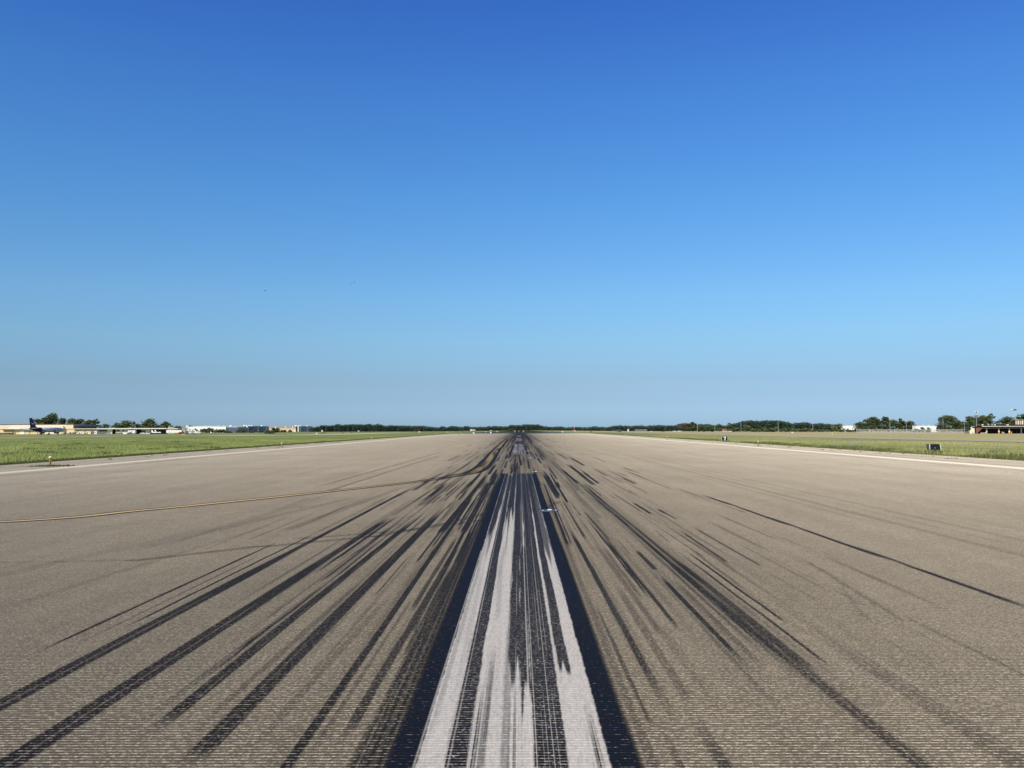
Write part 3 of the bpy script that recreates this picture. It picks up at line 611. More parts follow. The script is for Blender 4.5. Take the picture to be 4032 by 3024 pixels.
def wood(a, b, Y, lab, name='wood'):
    C, Rr = [], []; px = a
    while px < b:
        top = float(np.interp(px, PX, PT)); r_px = random.uniform(5, 9)
        for row in range(3):
            Yr = Y+row*14+random.uniform(-5, 5); q = at(px, top+random.uniform(-.6, 1.6)-row*.2+(2 if row == 0 else 0), Yr); g = tz(q.x, Yr); H = q.z-g
            r = r_px*mpp(Yr); z = q.z-r*.8
            while z > g: C.append((q.x+random.uniform(-.3, .3)*r, Yr+random.uniform(-.3, .3)*r, z)); Rr.append(r*random.uniform(.8, 1.05)); z -= r*1.1
        px += r_px*.8
    C = np.array(C); Rr = np.array(Rr); V, sh = leaf_cloud(C, Rr, min(42000, len(C)*55), Y*.00055, .9)
    V[:, 2] = np.maximum(V[:, 2], terrain(V[:, 0], V[:, 1]))
    o = np_mesh(name, V, np.arange(len(V)).reshape(-1, 4), WOOD_M, None, {'shade': sh}); return tag(o, lab, 'wood', kind='stuff')
wood(1226, 1815, 1950, 'dark wood along the horizon left of the runway end')
wood(1800, 2390, 2350, 'hazy wood across the horizon behind the runway end')
wood(2384, 2900, 1700, 'low dark wood along the horizon right of the runway end')
wood(2872, 3122, 1300, 'rounded wooded hill behind the tall poles on the right')
wood(3114, 3335, 1350, 'dark wood between the hill and the first white building')

# ------------------------------------------------------------------ airfield furniture
def edge_light(p, lab, yellow=True, g='yellow runway edge lights', h=.46):
    t = thing('edge_light', lab, 'runway light', p, 0, g)
    MB().lathe([(.16,0),(.15,.02),(.05,.03)], 12).build('base_plate', MT['tan_dk'], t)
    MB().lathe([(.045,.025),(.045,h*.82),(.05,h*.83)], 12).build('stem', MT['yellow'], t, True)
    MB().lathe([(.075,h*.80),(.085,h*.83),(.085,h*.87),(.06,h*.88)], 12).build('collar', MT['yellow'], t, True)
    MB().lathe([(.065,h*.88),(.07,h*.93),(.05,h*.985),(.012,h)], 12).build('lens', MT['lens'], t, True)
    return t
LY = [40.5, 80, 129, 179, 228, 278, 330]
OR = ['nearest', 'second', 'third', 'fourth', 'fifth', 'sixth', 'seventh']
first = None
for s_ in (-1, 1):
    k = 0
    for y in LY:
        if s_ > 0 and y < 60: continue
        lab = f"yellow edge light on the {'left' if s_ < 0 else 'right'} of the runway, {OR[k]} from the camera"
        p = (s_*21.9, y, float(runway_z(y)))
        if first is None: first = edge_light(p, lab)
        else: c = copy_tree(first); c.location = p; c['label'] = lab
        k += 1
# inset centreline lights
il = thing('inset_light', 'flat steel inset light with white lens, nearest beside the centreline stripe', 'runway light', (.605, 17.75, 0.004), 0, 'inset lights beside the centreline')
MB().lathe([(.19,0),(.185,.012),(.10,.02),(.0,.021)], 20).build('housing', MT['bluelens'], il)
MB().box(-.045,.045,-.09,-.05,.018,.034,.005).build('lens', MT['lens'], il)
for sx_ in (-1, 1): MB().lathe([(.014,.008),(.014,.022),(.005,.025)], 8, c=(sx_*.13, -.09, 0)).build('bolt', MT['lens'], il)
for y, lab in ((33.6,'flat inset light just past the end of nearest centreline stripe'),(48.9,'flat inset light midway in the first gap'),(64.2,'flat inset light beside start of second centreline stripe')):
    c = copy_tree(il); c.location = (.63, y, .004); c['label'] = lab
# distance sign reading 7
def sign7():
    DY = 112; p = place(2853, DY); h0 = p.z; w = 24*mpp(DY); zt = at(2853, 1717.5, DY).z-h0; zb = at(2853, 1736, DY).z-h0
    t = thing('distance_sign', 'black board with white number 7 standing in the right grass', 'sign', p, R(4))
    MB().box(-w/2+.03, w/2-.03, -.02, .20, max(.06, zb), zt-.03).build('face', MT['signblack'], t)
    f = MB()
    for sx_ in (-1, 1): f.box(min(sx_*w/2, sx_*(w/2-.035)), max(sx_*w/2, sx_*(w/2-.035)), -.035, .22, .02, zt)
    f.box(-w/2+.05, w/2-.05, -.035, .22, zt-.028, zt); f.build('frame', MT['metal'], t)
    H = zt-.04-max(.06, zb); z1 = zt-.075; k = (zt-max(.06, zb))/17.5
    z0 = z1-14.2*k
    q = [(-.18,z1),(.15,z1),(.15,z1-3.2*k),(.045,z0),(-.085,z0),(.03,z1-3.8*k),(-.15,z1-3.6*k)]
    MB().prism(q, -.045, -.022, 'y').build('numeral', MT['white'], t)
    for sx_ in (-1, 1): MB().cyl((sx_*w*.3, .1, -.05), (sx_*w*.3, .1, max(.06, zb)+.02), .03).build('leg', MT['metal'], t)
sign7()
p = place(3681, 57); zt = at(3683, 1748.5, 57).z-p.z; w = 42*mpp(57)
t = thing('box_sign', 'black box sign turned edge on with pale edge strips beside right weeds', 'sign', p, R(0))
zb = .10; tb = [(-w/2-.02,0,zb),(w/2+.03,0,zb),(w/2+.03,.22,zb),(-w/2-.07,.22,zb)]; tt = [(-w/2+.0,0.03,zt),(w/2-.03,0.03,zt),(w/2-.08,.25,zt),(-w/2-.11,.25,zt)]
MB().hexa(tb, tt).build('cabinet', MT['signblack'], t)
MB().hexa([(-w/2-.085,.22,zb-.01),(-w/2-.03,0,zb-.01),(-w/2-.025,-.006,zb-.01),(-w/2-.09,.22,zb-.01)], [(-w/2-.125,.25,zt),(-w/2-.01,.03,zt),(-w/2-.005,.024,zt),(-w/2-.13,.25,zt)]).build('side_panel', MT['signside'], t)
for a in (-1, 1):
    xb, xt = (-w/2-.02, -w/2) if a < 0 else (w/2+.03, w/2-.03)
    MB().hexa([(xb-.018,-.02,zb-.02),(xb+.018,-.02,zb-.02),(xb+.018,.0,zb-.02),(xb-.018,.0,zb-.02)], [(xt-.018,.008,zt+.01),(xt+.018,.008,zt+.01),(xt+.018,.03,zt+.01),(xt-.018,.03,zt+.01)]).build('edge_strip', MT['offwhite'], t)
MB().lathe([(.02,-.012),(.022,0),(.01,.004)], 10, 'y', (-.02,.006,zb+(zt-zb)*.48)).build('stud', MT['lens'], t)
MB().box(-.25,.25,.1,.2,-.1,zb).build('foot', MT['dark'], t)

def small_sign(px0, px1, t0, b0, Y, m, lab, name='guidance_sign', cat='sign'):
    p = place((px0+px1)/2, Y); w = (px1-px0)*mpp(Y); zt = at((px0+px1)/2, t0, Y).z-p.z; zb = max(.08, at((px0+px1)/2, b0, Y).z-p.z); zt = max(zt, zb+.35)
    t = thing(name, lab, cat, p); MB().box(-w/2, w/2, 0, .25, zb, zt, .02).build('panel', MT[m], t)
    for sx_ in (-1, 1): MB().cyl((sx_*w*.35, .12, -.05), (sx_*w*.35, .12, zb+.01), .04).build('leg', MT['metal'], t)
    return t
small_sign(713,729,1711,1714,560,'yellow','wide yellow sign in the grass before the semi trailer'); small_sign(767,774,1708,1710.5,600,'dark','small black sign right of the wide yellow sign')
small_sign(1757,1764,1706,1711,560,'yellow','bright yellow sign near the far left runway edge'); small_sign(1262,1281,1709,1711.5,520,'dark','long low dark sign right of the white marker box')
small_sign(1346,1352,1710,1715,430,'dark','grey dark board in left field beside the third edge light'); small_sign(1382,1387,1708,1712,470,'dark','little black board right of the grey board in left field')
small_sign(1818,1824,1704,1709,520,'dark','small black board in the far grass left of the runway'); small_sign(1911,1915,1703,1709,620,'yellow','narrow yellow sign left of the runway end')
small_sign(1955,1961,1700,1702,900,'yellow','farthest yellow sign beside the shimmering runway end'); small_sign(2324,2331,1703,1708,480,'dark','black board with pale centre in the far right grass')
small_sign(2431,2446,1705,1708,470,'dark','long black sign in the right grass by the third right edge light'); small_sign(2604,2617,1700,1702.5,640,'dark','long black sign farther off on the right near the fence')
small_sign(2172,2177,1700,1704,640,'dark','tiny black board right of the runway end'); small_sign(1409,1415,1696,1698.5,1500,'white','tiny white board under the distant wood on the left')
for px, t0, b0, Y, lab in ((1247,1708,1718,330,'white box marker on a stubby post in left grass'),(2215,1702,1706,520,'tiny white marker in the grass right of runway end'),(3120,1705,1710,330,'white post marker on a dark base by the right taxiway'),(2564,1698,1703,620,'small white marker before the far right fence'),(1865,1710,1712.5,300,'flat white marker at the far left runway edge'),(1932,1708,1711,320,'white marker low at the left near the shimmer')):
    p = place(px, Y); zt = max(.5, at(px, t0, Y).z-p.z); w = 6.0*mpp(Y)
    t = thing('marker_box', lab, 'marker', p); MB().cyl((0,0,-.1),(0,0,zt*.45),w*.22,n=8).build('post', MT['conc'], t); MB().box(-w/2,w/2,-w/3,w/3,zt*.4,zt,.03).build('box', MT['white'], t)
# thin yellowish stake beside right taxiway
p = place(3277, 210); t = thing('stake', 'thin pale yellow stake beside the right taxiway', 'marker', p); MB().cyl((0,0,-.1),(0,0,.62),.05,.04,8).build('pole', MT['paleyellow'], t); MB().lathe([(.06,.6),(.07,.68),(.02,.74)],8).build('cap', MT['lens'], t)
# red masts
def mast(px, top, Y, lab, bands):
    p = place(px, Y); H = at(px, top, Y).z-p.z; r = max(.12, .7*mpp(Y)); t = thing('lattice_mast', lab, 'mast', p); n = len(bands)
    for i, b in enumerate(bands):
        m = MB(); z0, z1 = H*i/n, H*(i+1)/n
        for a in range(3):
            an = a*2.094; m.cyl((r*math.cos(an), r*math.sin(an), z0), (r*math.cos(an), r*math.sin(an), z1), r*.38, n=6)
            an2 = an+2.094; m.cyl((r*math.cos(an), r*math.sin(an), z0), (r*math.cos(an2), r*math.sin(an2), z1), r*.25, n=5)
        m.build('section', MT[b], t)
    MB().cyl((0,0,H),(0,0,H*1.06),r*.3,r*.1,6).build('tip', MT['red'], t)
mast(1647, 1688, 560, 'slim red mast standing in the left grass', ['red','red','red','red'])
mast(2261, 1677, 900, 'red and white banded mast right of the runway end', ['orange','white','red','white','orange','white'])
def hut(px0, px1, top, Y, m, lab, dome=False):
    p = place((px0+px1)/2, Y); w = (px1-px0)*mpp(Y); H = max(.8, at((px0+px1)/2, top, Y).z-p.z); t = thing('equipment_hut', lab, 'hut', p)
    if dome: MB().lathe([(w/2,0),(w/2,H*.55),(w*.42,H*.8),(w*.2,H*.96),(.02,H)],14).build('shell', MT[m], t, True)
    else: MB().box(-w/2,w/2,-w*.3,w*.3,0,H*.9).build('wall', MT[m], t); MB().box(-w*.54,w*.54,-w*.34,w*.34,H*.9,H).build('roof', MT['white'], t)
    MB().box(-w*.12,w*.12,-w*.3-.06 if not dome else -w*.5-.03,-w*.3+.02 if not dome else -w*.4,0,H*.5).build('door', MT['grey'], t)
hut(2253,2260,1695,890,'orange','orange and white hut at the foot of the banded mast'); hut(2262,2267,1696,905,'white','small white hut right of the banded mast')
hut(1649,1655,1704,565,'white','small white dome beside the red mast',True); hut(1929,1936,1694.5,1300,'white','white dome hut left of the runway end',True); hut(2471,2476,1690,900,'white','white hut in front of the wood far right of runway end')
hut(1266,1271,1693.5,1600,'paleyellow','tiny pale yellow hut before the wood beside the glazed hangar')
# marker boards at the runway end
for px, m, lab in ((2027,'pink','pale pink board at left of the three runway end boards'),(2043.5,'fadedorange','orange board in the middle of the runway end boards'),(2061,'pink','pale pink board at right of the three runway end boards')):
    Y = 1000; p = place(px, Y); w = 7*mpp(Y); z0 = float(runway_z(Y)); zt = at(px, 1696, Y).z-z0; zb = at(px, 1702, Y).z-z0
    t = thing('marker_board', lab, 'marker board', (p.x, Y, z0), 0, 'boards at the runway end'); MB().box(-w/2,w/2,0,.15,max(.3,zb),zt).build('panel', MT[m], t)
    for sx_ in (-1, 1): MB().cyl((sx_*w*.36,.3,0),(sx_*w*.36,.3,zt*.9),.07).build('leg', MT['metal'], t)

# tall light poles at right
gp_ = 'tall pale poles along the right of the airfield'
for px, top, base, lab, dome in ((2815,1647,1699,'shortest thin pale pole left of the red roofed house',0),(2918,1640,1700,'pale pole with bright tip before left side of the wooded hill',1),(3064.5,1622,1700,'pale pole with tip before right side of the wooded hill',1),
    (3201,1640,1700,'thin pole with concrete foot right of the wooded hill',0),(3328,1618,1700,'thin pole standing before the first white building',1),(3505,1612,1699,'pole with bright tip in front of the tallest cluster tree',1),(3569,1606,1697,'pale pole before right end of the tree cluster',0),
    (3637,1612,1697,'thin pole standing before the second white building',0),(3714,1600,1698,'tall pole before the airy tree right of second white building',1),(3798,1594,1698,'tallest pole left of the canopy building',1)):
    Y = 22*FPX/(base-top+6); Y = min(Y, 1250); p = place(px, Y); H = at(px, top, Y).z-p.z; r = .40*mpp(Y)
    t = thing('light_pole', lab, 'pole', p, 0, gp_); MB().tube([(0,0,.6),(0,0,H*.5),(0,0,H)],[r*1.5,r*1.0,r*.55],8).build('shaft', MT['palepole'], t)
    MB().box(-r*5,r*5,-r*4,r*4,0,.9,.1).build('foot', MT['conc'], t)
    if dome: MB().lathe([(r*.6,H),(r*1.9,H+r*1.2),(r*1.6,H+r*2.6),(.02,H+r*3.2)],10).build('lamp', MT['white'], t)
for px, top, base, Y, lab, n in ((3846,1624,1690,640,'left floodlight mast with cross arm above the canopy roof',4),(3995,1615,1690,600,'right floodlight mast with wide lamp arm beside columned block',6)):
    p = place(px, Y); H = at(px, top, Y).z-p.z; r = .5*mpp(Y); t = thing('floodlight_mast', lab, 'floodlight', p, 0, 'floodlight masts')
    MB().tube([(0,0,0),(0,0,H)],[r*1.5,r],8).build('shaft', MT['palepole'], t); wv = (5 if n == 4 else 8)*mpp(Y)
    MB().box(-wv,wv,-.12,.12,H,H+.2).build('cross_arm', MT['grey'], t)
    for i in range(n):
        x = -wv+2*wv*(i+.5)/n; MB().hexa([(x-.45,-.5,H+.1),(x+.45,-.5,H+.1),(x+.45,.3,H-.25),(x-.45,.3,H-.25)],[(x-.45,-.3,H+.75),(x+.45,-.3,H+.75),(x+.45,.5,H+.5),(x-.45,.5,H+.5)]).build('lamp', MT['grey' if i % 3 else 'white'], t)
def lamp(px, top, base, Y, arm, lab, n=1):
    p = place(px, Y); H = at(px, top, Y).z-p.z; a = arm*mpp(Y); r = .4*mpp(Y); t = thing('street_lamp', lab, 'lamp', p, 0, 'lamps in front of the low hangars')
    MB().tube([(0,0,0),(0,0,H*.94)],[r*1.5,r],8).build('pole', MT['palepole'], t)
    if arm:
        MB().tube([(0,0,H*.94),(a*.25,0,H*.985),(a*.6,0,H),(a,0,H*.985)],[r,r*.9,r*.8,r*.7],8).build('arm', MT['palepole'], t)
        MB().box(min(a,a*1.15),max(a,a*1.15),-.35,.35,H*.965,H*.985).build('lamp_head', MT['metal'], t)
    else: MB().box(-r*1.2,r*5,-r,r,H*.93,H*1.0).build('lamp_head', MT['white'], t)
lamp(439,1669,1708,780,-24,'curved grey lamp left of the low hangar with its arm reaching left'); lamp(534,1671,1708,790,-20,'lamp with long angled arm above the white box truck'); lamp(530.5,1676,1708,800,-8,'short lamp pole close behind the long armed lamp')
lamp(666.5,1676,1708,770,0,'white pole with square lamp before the semi trailer'); lamp(2746,1670,1698,1100,0,'pole with pale square head by the conifer on the right')
lamp(226.5,1652,1690,960,2,'short pale pole rising from the cream terminal roof')
for px, top, Y, lab in ((1232,1684,2050,'slim pole at right end of the last glazed hangar'),(1252,1685,2050,'slim pole farther right of the last glazed hangar'),(1183,1684,2000,'slim lamp pole before left part of second glazed wall'),(1210,1684,2000,'slim lamp pole before middle of second glazed wall'),(1016,1681,1650,'slim lamp pole before first glazed wall'),(1049,1683,1650,'slim lamp pole before right part of first glazed wall')):
    lamp(px, top, 1697, Y, 5, lab)

# ------------------------------------------------------------------ buildings
class B:
    def __init__(s, name, lab, cat, px, Y):
        p = place(px, Y); s.t = thing(name, lab, cat, p); s.o = p; s.z0 = p.z-.3
    def X(s, px, Y): return at(px, 1700, Y).x
    def Z(s, py, Y, px=0): return at(px, py, Y).z
    def box(s, name, m, px0, px1, top, bot, Y0, Y1, parent=None, lab=None):
        """front face at depth Y0 spanning px0..px1, py top..bot (bot None = ground)"""
        x0, x1 = s.X(px0, Y0), s.X(px1, Y0); pm = (px0+px1)/2
        z1 = s.Z(top, Y0, pm); z0 = s.z0 if bot is None else s.Z(bot, Y0, pm)
        o = MB(s.o).box(x0, x1, Y0, Y1, z0, z1).build(name, MT[m], parent or s.t)
        if lab: o['label'] = lab
        return o
# cream terminal
b = B('terminal_building', 'long cream terminal building behind the jet with dark end wall', 'building', 120, 850)
xa, xb = b.X(-120, 850), b.X(288, 850); ztop = b.Z(1672, 850, 200); zl = b.Z(1690, 850, 100)
MB(b.o).box(xa, xb, 850, 893, zl, ztop).build('upper_wall', MT['cream'], b.t)
MB(b.o).box(xa-.3, xb+.3, 849.7, 893.3, ztop, ztop+.5).build('roof', MT['brown'], b.t)
MB(b.o).box(xb+.02, xb+.5, 850.4, 892.6, zl, b.Z(1675,850,288)).build('end_wall', MT['grey'], b.t)['label'] = 'end wall of the terminal with its shade painted dark grey'  # face turned away from the sun, its shade put into the grey
MB(b.o).box(xa, xb, 850.6, 890, b.z0, zl).build('lower_wall', MT['cream_lo'], b.t)
MB(b.o).box(b.X(37,848.5), b.X(250,848.5), 847.5, 849.98, b.Z(1690,848.5,100), b.Z(1680,848.5,100)).build('canopy', MT['offwhite'], b.t)
MB(b.o).box(b.X(7,849), b.X(47,849), 848.4, 850.0, b.Z(1693.5,849,20), b.Z(1690.2,849,20)).build('soffit', MT['brown'], b.t)
for a, c in ((-40,-20),(78,96),(184,194),(196,205),(206,212)):
    d = b.box('door', 'offwhite', a, c, 1692.5 if a < 100 else 1697, None, 850.2, 850.55)
for a, c in ((50,52),(115,117),(146,149),(169,171)): b.box('downpipe', 'tan_dk', a, c, 1691, None, 850.2, 850.5)
for a in (37, 122, 222, 68): 
    b.box('roof_vent', 'white', a-1.6, a+1.6, 1669.3, 1671.6, 855, 857)
b.box('wall_panel', 'cream', 37, 250, 1676.5, 1679.6, 849.6, 849.95)
# low wing beyond
b = B('low_wing', 'low cream wing with brown soffit between terminal and dark shed', 'building', 335, 835)
b.box('wall', 'cream', 289, 381, 1692, None, 836, 860); b.box('roof', 'cream', 287, 378, 1687.3, 1690, 834, 862); b.box('soffit', 'brown', 290, 377, 1690, 1692, 834.6, 860)
b.box('door', 'grey', 357, 370, 1698.5, None, 835.6, 835.98); b.box('door', 'white', 371, 381, 1697.5, None, 835.5, 835.98); b.box('window', 'glass', 373.5, 375.5, 1700, 1705, 835.3, 835.48)
for a, c in ((240,242),(247,249),(276,278)): b.box('post', 'tan_dk', a+52, c+52, 1693, None, 834.5, 835)
# long low hangar
b = B('low_hangar', 'long low hangar with white flat roof edge and dark openings', 'hangar', 520, 800)
b.box('roof', 'offwhite', 379, 655, 1686, 1689.4, 798, 850)
b.box('roof_ridge', 'brown', 395, 652, 1684.6, 1686, 815, 848)
b.box('dark_end_wall', 'grey', 383, 419, 1689.6, None, 800.3, 801); b.box('wall', 'offwhite', 418, 441, 1689.5, None, 801, 803)
b.box('recess', 'dark', 440, 456, 1690, None, 806, 807); b.box('wall', 'offwhite', 456, 505, 1690, None, 801, 803); b.box('recess', 'dark', 505, 521, 1689.8, None, 806, 807)
b.box('wall', 'offwhite', 520, 537, 1692, None, 803, 804); b.box('recess', 'dark', 537, 559, 1690.5, None, 806, 807)
b.box('dark_door', 'grey', 558, 573, 1694.5, None, 802.6, 803); b.box('wall', 'cream', 556, 592, 1689.6, 1694.5, 802, 804); b.box('wall', 'offwhite', 573, 592, 1694.5, None, 802, 804)
b.box('hangar_door', 'grey', 591, 656, 1690.4, None, 806, 807)
for k in range(11): b.box('door_rib', 'dark', 594+k*5.6, 595+k*5.6, 1691, None, 805.7, 805.98)
b.box('soffit', 'brown', 591, 690, 1689.4, 1692.4, 799.5, 806)
b.box('fascia', 'offwhite', 655, 700, 1686.6, 1689.3, 799, 806)
for a, c, t_, d_ in ((459,470,1693,1698),(482,489,1693,1697),(498.5,502,1694,1698)):
    w_ = b.box('window', 'glass', a, c, t_, d_, 800.75, 800.98); 
for a in (445, 512): b.box('roof_vent', 'white', a-1.2, a+1.2, 1683.3, 1686, 812, 813)
b = B('cream_block', 'small cream block with rooftop vents behind the semi trailer', 'building', 677, 900)
b.box('wall', 'offwhite', 663, 690, 1683.5, None, 900, 905); b.box('roof', 'white', 662, 691, 1682.6, 1683.5, 899.6, 905.4)
for a in (664, 672, 681, 687): b.box('roof_vent', 'white', a-1.5, a+1.5, 1680.4, 1682.6, 902, 903)
# white hangar
b = B('white_hangar', 'big bright white hangar with shallow roof above a row of bushes', 'hangar', 810, 1250)
x0, x1, x2 = b.X(716,1250), b.X(770,1250), b.X(889.5,1250); za, zb_ = b.Z(1683,1250,720), b.Z(1678.3,1250,800)
MB(b.o).prism([(x0,b.z0),(x2,b.z0),(x2,b.Z(1680,1250,889)),(b.X(830,1250),zb_),(x1,zb_),(x0,za)], 1250, 1330, 'y').build('wall', MT['white'], b.t)
MB(b.o).prism([(x0-.5,za+.02),(x1,zb_+.02),(b.X(830,1250),zb_+.02),(x2+.5,b.Z(1680,1250,889)+.02),(x2+.5,b.Z(1679.4,1250,889)+.02),(b.X(830,1250),zb_+.4),(x1,zb_+.4),(x0-.5,za+.4)], 1249.6, 1331, 'y').build('roof', MT['offwhite'], b.t)
for a in (806, 823, 859, 881, 741): b.box('roof_vent', 'white', a-1.3, a+1.3, 1675.6, 1678.2, 1262, 1264)
b.box('roof_unit', 'white', 903, 912, 1674.8, 1679.5, 1262, 1266); b.box('roof_unit', 'white', 730, 740, 1676, 1679, 1262, 1266)
b.box('side_annex', 'blueglass2', 889.6, 937, 1683.8, None, 1252, 1300)['label'] = 'lower dark blue grey annex'
b.box('annex_roof', 'offwhite', 889.6, 937.4, 1683.0, 1683.8, 1251.6, 1300)
for a in (898,912,925): b.box('annex_panel', 'blueglass', a, a+1, 1684.5, None, 1251.7, 1251.98)
# two glazed hangars
def glazed(pxl, pxc, pxr, top, Yc, lab):
    b = B('glazed_hangar', lab, 'hangar', (pxl+pxc)/2, Yc); b.t['group'] = 'matching hangars with glazed fronts'
    xl, xc = b.X(pxl, Yc), b.X(pxc, Yc); zt = b.Z(top, Yc, pxc); pr = at(pxr, 1700, 1000); Yr = Yc*(pxc-2044)/(pxr-2044); D = Yr-Yc; zr = zt-b.z0
    MB(b.o).box(xl, xc-1.0, Yc, Yr, b.z0, zt).build('wall', MT['tan'], b.t)
    MB(b.o).box(xl-.5, xc-.6, Yc-.4, Yc-.02, zt-zr*.30, zt-zr*.06).build('wall_band', MT['tan_dk'], b.t)
    MB(b.o).box(xl-.8, xc+.3, Yc-.8, Yr+.5, zt, zt+.35).build('roof', MT['offwhite'], b.t)
    for k in (.22, .56, .8):
        xm = xl+(xc-xl)*k; MB(b.o).box(xm-.9, xm+.9, Yc-.7, Yc-.42, b.z0+zr*.62, zt+.2).build('pilaster', MT['offwhite'], b.t)
    for k in (.15,.35,.7,.88): 
        xm = xl+(xc-xl)*k; MB(b.o).box(xm-2.2, xm+2.2, Yc-.3, Yc-.02, b.z0, b.z0+zr*.34).build('door', MT['offwhite'], b.t)
    # corner fin: white cap, dark slanted return
    MB(b.o).box(xc-1, xc+1.2, Yc-4.5, Yc+3, b.z0, zt+1.2).build('corner_fin', MT['offwhite'], b.t)
    MB(b.o).box(xc-6.5, xc-1.02, Yc-1.4, Yc-.82, b.z0, zt-.2).build('dark_return', MT['dark'], b.t)
    n = 5
    for k in range(n):
        ya, yb = Yc+3.1+(D-3)*k/n, Yc+3.1+(D-3)*(k+1)/n-.4; hh = zt-.4+(.9 if k == 2 else 0)
        g = MB(b.o).box(xc-.9, xc+.4+.5*(k % 2), ya, yb, b.z0, hh).build('glazing', MT['blueglass' if k % 2 == 0 else 'blueglass2'], b.t)
        mm = MB(b.o)
        for j in range(1, 4): yy = ya+(yb-ya)*j/4; mm.box(xc+.41+.5*(k % 2), xc+.6+.5*(k % 2), yy-.25, yy+.25, b.z0, hh-.3)
        mm.build('mullion', MT['dark'], g)
    for k in (.12,.2,.33,.45,.93): 
        yy = Yc+D*k; MB(b.o).box(xc-14, xc-11, yy, yy+5, zt+.36, zt+2.4).build('roof_unit', MT['white'], b.t)
glazed(915, 975, 1058, 1678.3, 1700, 'nearer of two tan hangars with dark blue glazed side')
glazed(1060, 1175.5, 1231, 1678.6, 2100, 'farther tan hangar with white corner fin and glazed side')
# canopy building right
b = B('canopy_building', 'dark open fronted building with white roof edge at right of the field', 'building', 3930, 496); Y = 496
b.box('roof', 'dark', 3826, 4300, 1675.2, 1677.4, Y-3, Y+8); b.box('fascia', 'offwhite', 3868, 4300, 1677.3, 1679.2, Y-3.3, Y-2.98); b.box('fascia', 'metal', 3825, 3840, 1678.2, 1679.8, Y-3.3, Y-2.98)
b.box('soffit_beam', 'cladding', 3838, 4300, 1679.3, 1685.4, Y-2.2, Y-1.9); b.box('lower_beam', 'grey', 3866, 4300, 1683.2, 1685.8, Y-2.5, Y-2.25)
b.box('back_wall', 'cladding', 3840, 4300, 1679.8, None, Y+6, Y+6.5)
for k in range(16): b.box('panel_joint', 'grey', 3852+k*10, 3853+k*10, 1693, None, Y+5.8, Y+5.98)
for px in (3885.5, 3933.5, 3975, 4022): b.box('post', 'grey', px-1.6, px+1.6, 1685.8, None, Y-2.4, Y-2.0)
x0, x1 = b.X(3837.5, Y-1), b.X(3862, Y-1); zT, zB = b.Z(1684.5, Y, 3850), b.Z(1706.5, Y, 3850)
MB(b.o).prism([(x0, b.z0), (x0+.6, zB), (x1, b.Z(1686, Y, 3860)), (x1, zT), (x0, zT)], Y-2.6, Y-2.3, 'y').build('red_wall', MT['brick'], b.t)
b.box('pillar', 'offwhite', 3825, 3829.5, 1682, None, Y-2.9, Y-2.2); b.box('pillar', 'offwhite', 3831, 3837.4, 1686, None, Y-2.8, Y-2.2); b.box('pillar', 'offwhite', 3820.5, 3824, 1694, None, Y-2.9, Y-2.2)
for px, ww in ((3871,4),(3894,1.6),(3909,1.6),(3920,3.4),(3970,5)): b.box('roof_vent', 'offwhite' if ww > 2 else 'palepole', px-ww/2, px+ww/2, 1670.5 if ww > 2 else 1668.6, 1675.3, Y+3, Y+4)
b.box('low_kerb', 'offwhite', 3862, 3882, 1704.2, 1706.2, Y-2.7, Y-2.2)
b = B('columned_block', 'block with pale vertical columns above the canopy roof at right edge', 'building', 4030, 540); Y = 540
b.box('wall', 'cladding', 3999, 4300, 1653.5, None, Y, Y+3); b.box('roof', 'tan_dk', 3997.5, 4300, 1651.6, 1653.6, Y-.8, Y+3.5)
for k in range(12): b.box('column', 'offwhite' if k % 2 else 'tan', 4001+k*8.2, 4005+k*8.2, 1653.7, 1671.5, Y-.5, Y-.02)
gb = 'yellow bollards before the canopy building'
first = None
for i, (px, top, w_, m, lab) in enumerate(((3830.5,1697,4.6,'yellow','short yellow bollard at left pillar of the canopy building'),(3885.5,1695.5,4.2,'yellow','yellow bollard at first post of the canopy'),(3933.5,1694.5,5.6,'yellow','yellow bollard at second post of the canopy'),(3974.5,1695.5,7,'yellow','widest yellow bollard at third post of the canopy'),
     (3882,1700.5,2.6,'paleyellow','low stub bollard left of the first yellow one'),(3946.5,1700,2.4,'paleyellow','thin pale post right of the second yellow bollard'),(3952.5,1701,2.6,'paleyellow','second thin pale post between the yellow bollards'),(3983,1700.5,2.2,'paleyellow','thin pale post right of the widest yellow bollard'))):
    Y = 492.3; p = place(px, Y); H = at(px, top, Y).z-p.z; r = w_/2*mpp(Y)
    t = thing('bollard', lab, 'bollard', p, 0, gb); MB().lathe([(r,-.1),(r,H*.9),(r*.8,H*.97),(r*.3,H)],12).build('post', MT[m], t, True); MB().lathe([(r*1.03,H*.6),(r*1.03,H*.7)],12).build('band', MT['white'], t, True)
# white buildings, red roofed house
for a, c, top, Y, lab in ((3319,3379,1676,1000,'first low white building between poles and the tree cluster'),(3606,3706,1675.5,820,'second long white building right of the tree cluster')):
    b = B('white_building', lab, 'building', (a+c)/2, Y); b.box('wall', 'white', a, c, top, None, Y, Y+7); b.box('roof', 'offwhite', a-.6, c+.6, top-.7, top, Y-.4, Y+7.4)
    for k in (.3, .52, .78): px = a+(c-a)*k; b.box('roof_vent', 'white', px-1.4, px+1.4, top-2.2, top-.7, Y+4, Y+6)
    for k in (.2, .6): px = a+(c-a)*k; b.box('door', 'offwhite', px-3, px+3, top+9, None, Y-.25, Y-.02)
b = B('house', 'small house with red roof between pale poles on the right', 'house', 2857, 1080); b.box('wall', 'tan', 2850, 2863, 1692, None, 1080, 1088)
xa, xb = b.X(2849,1079), b.X(2864,1079); za, zr_ = b.Z(1692.3,1079,2857), b.Z(1688,1079,2857)
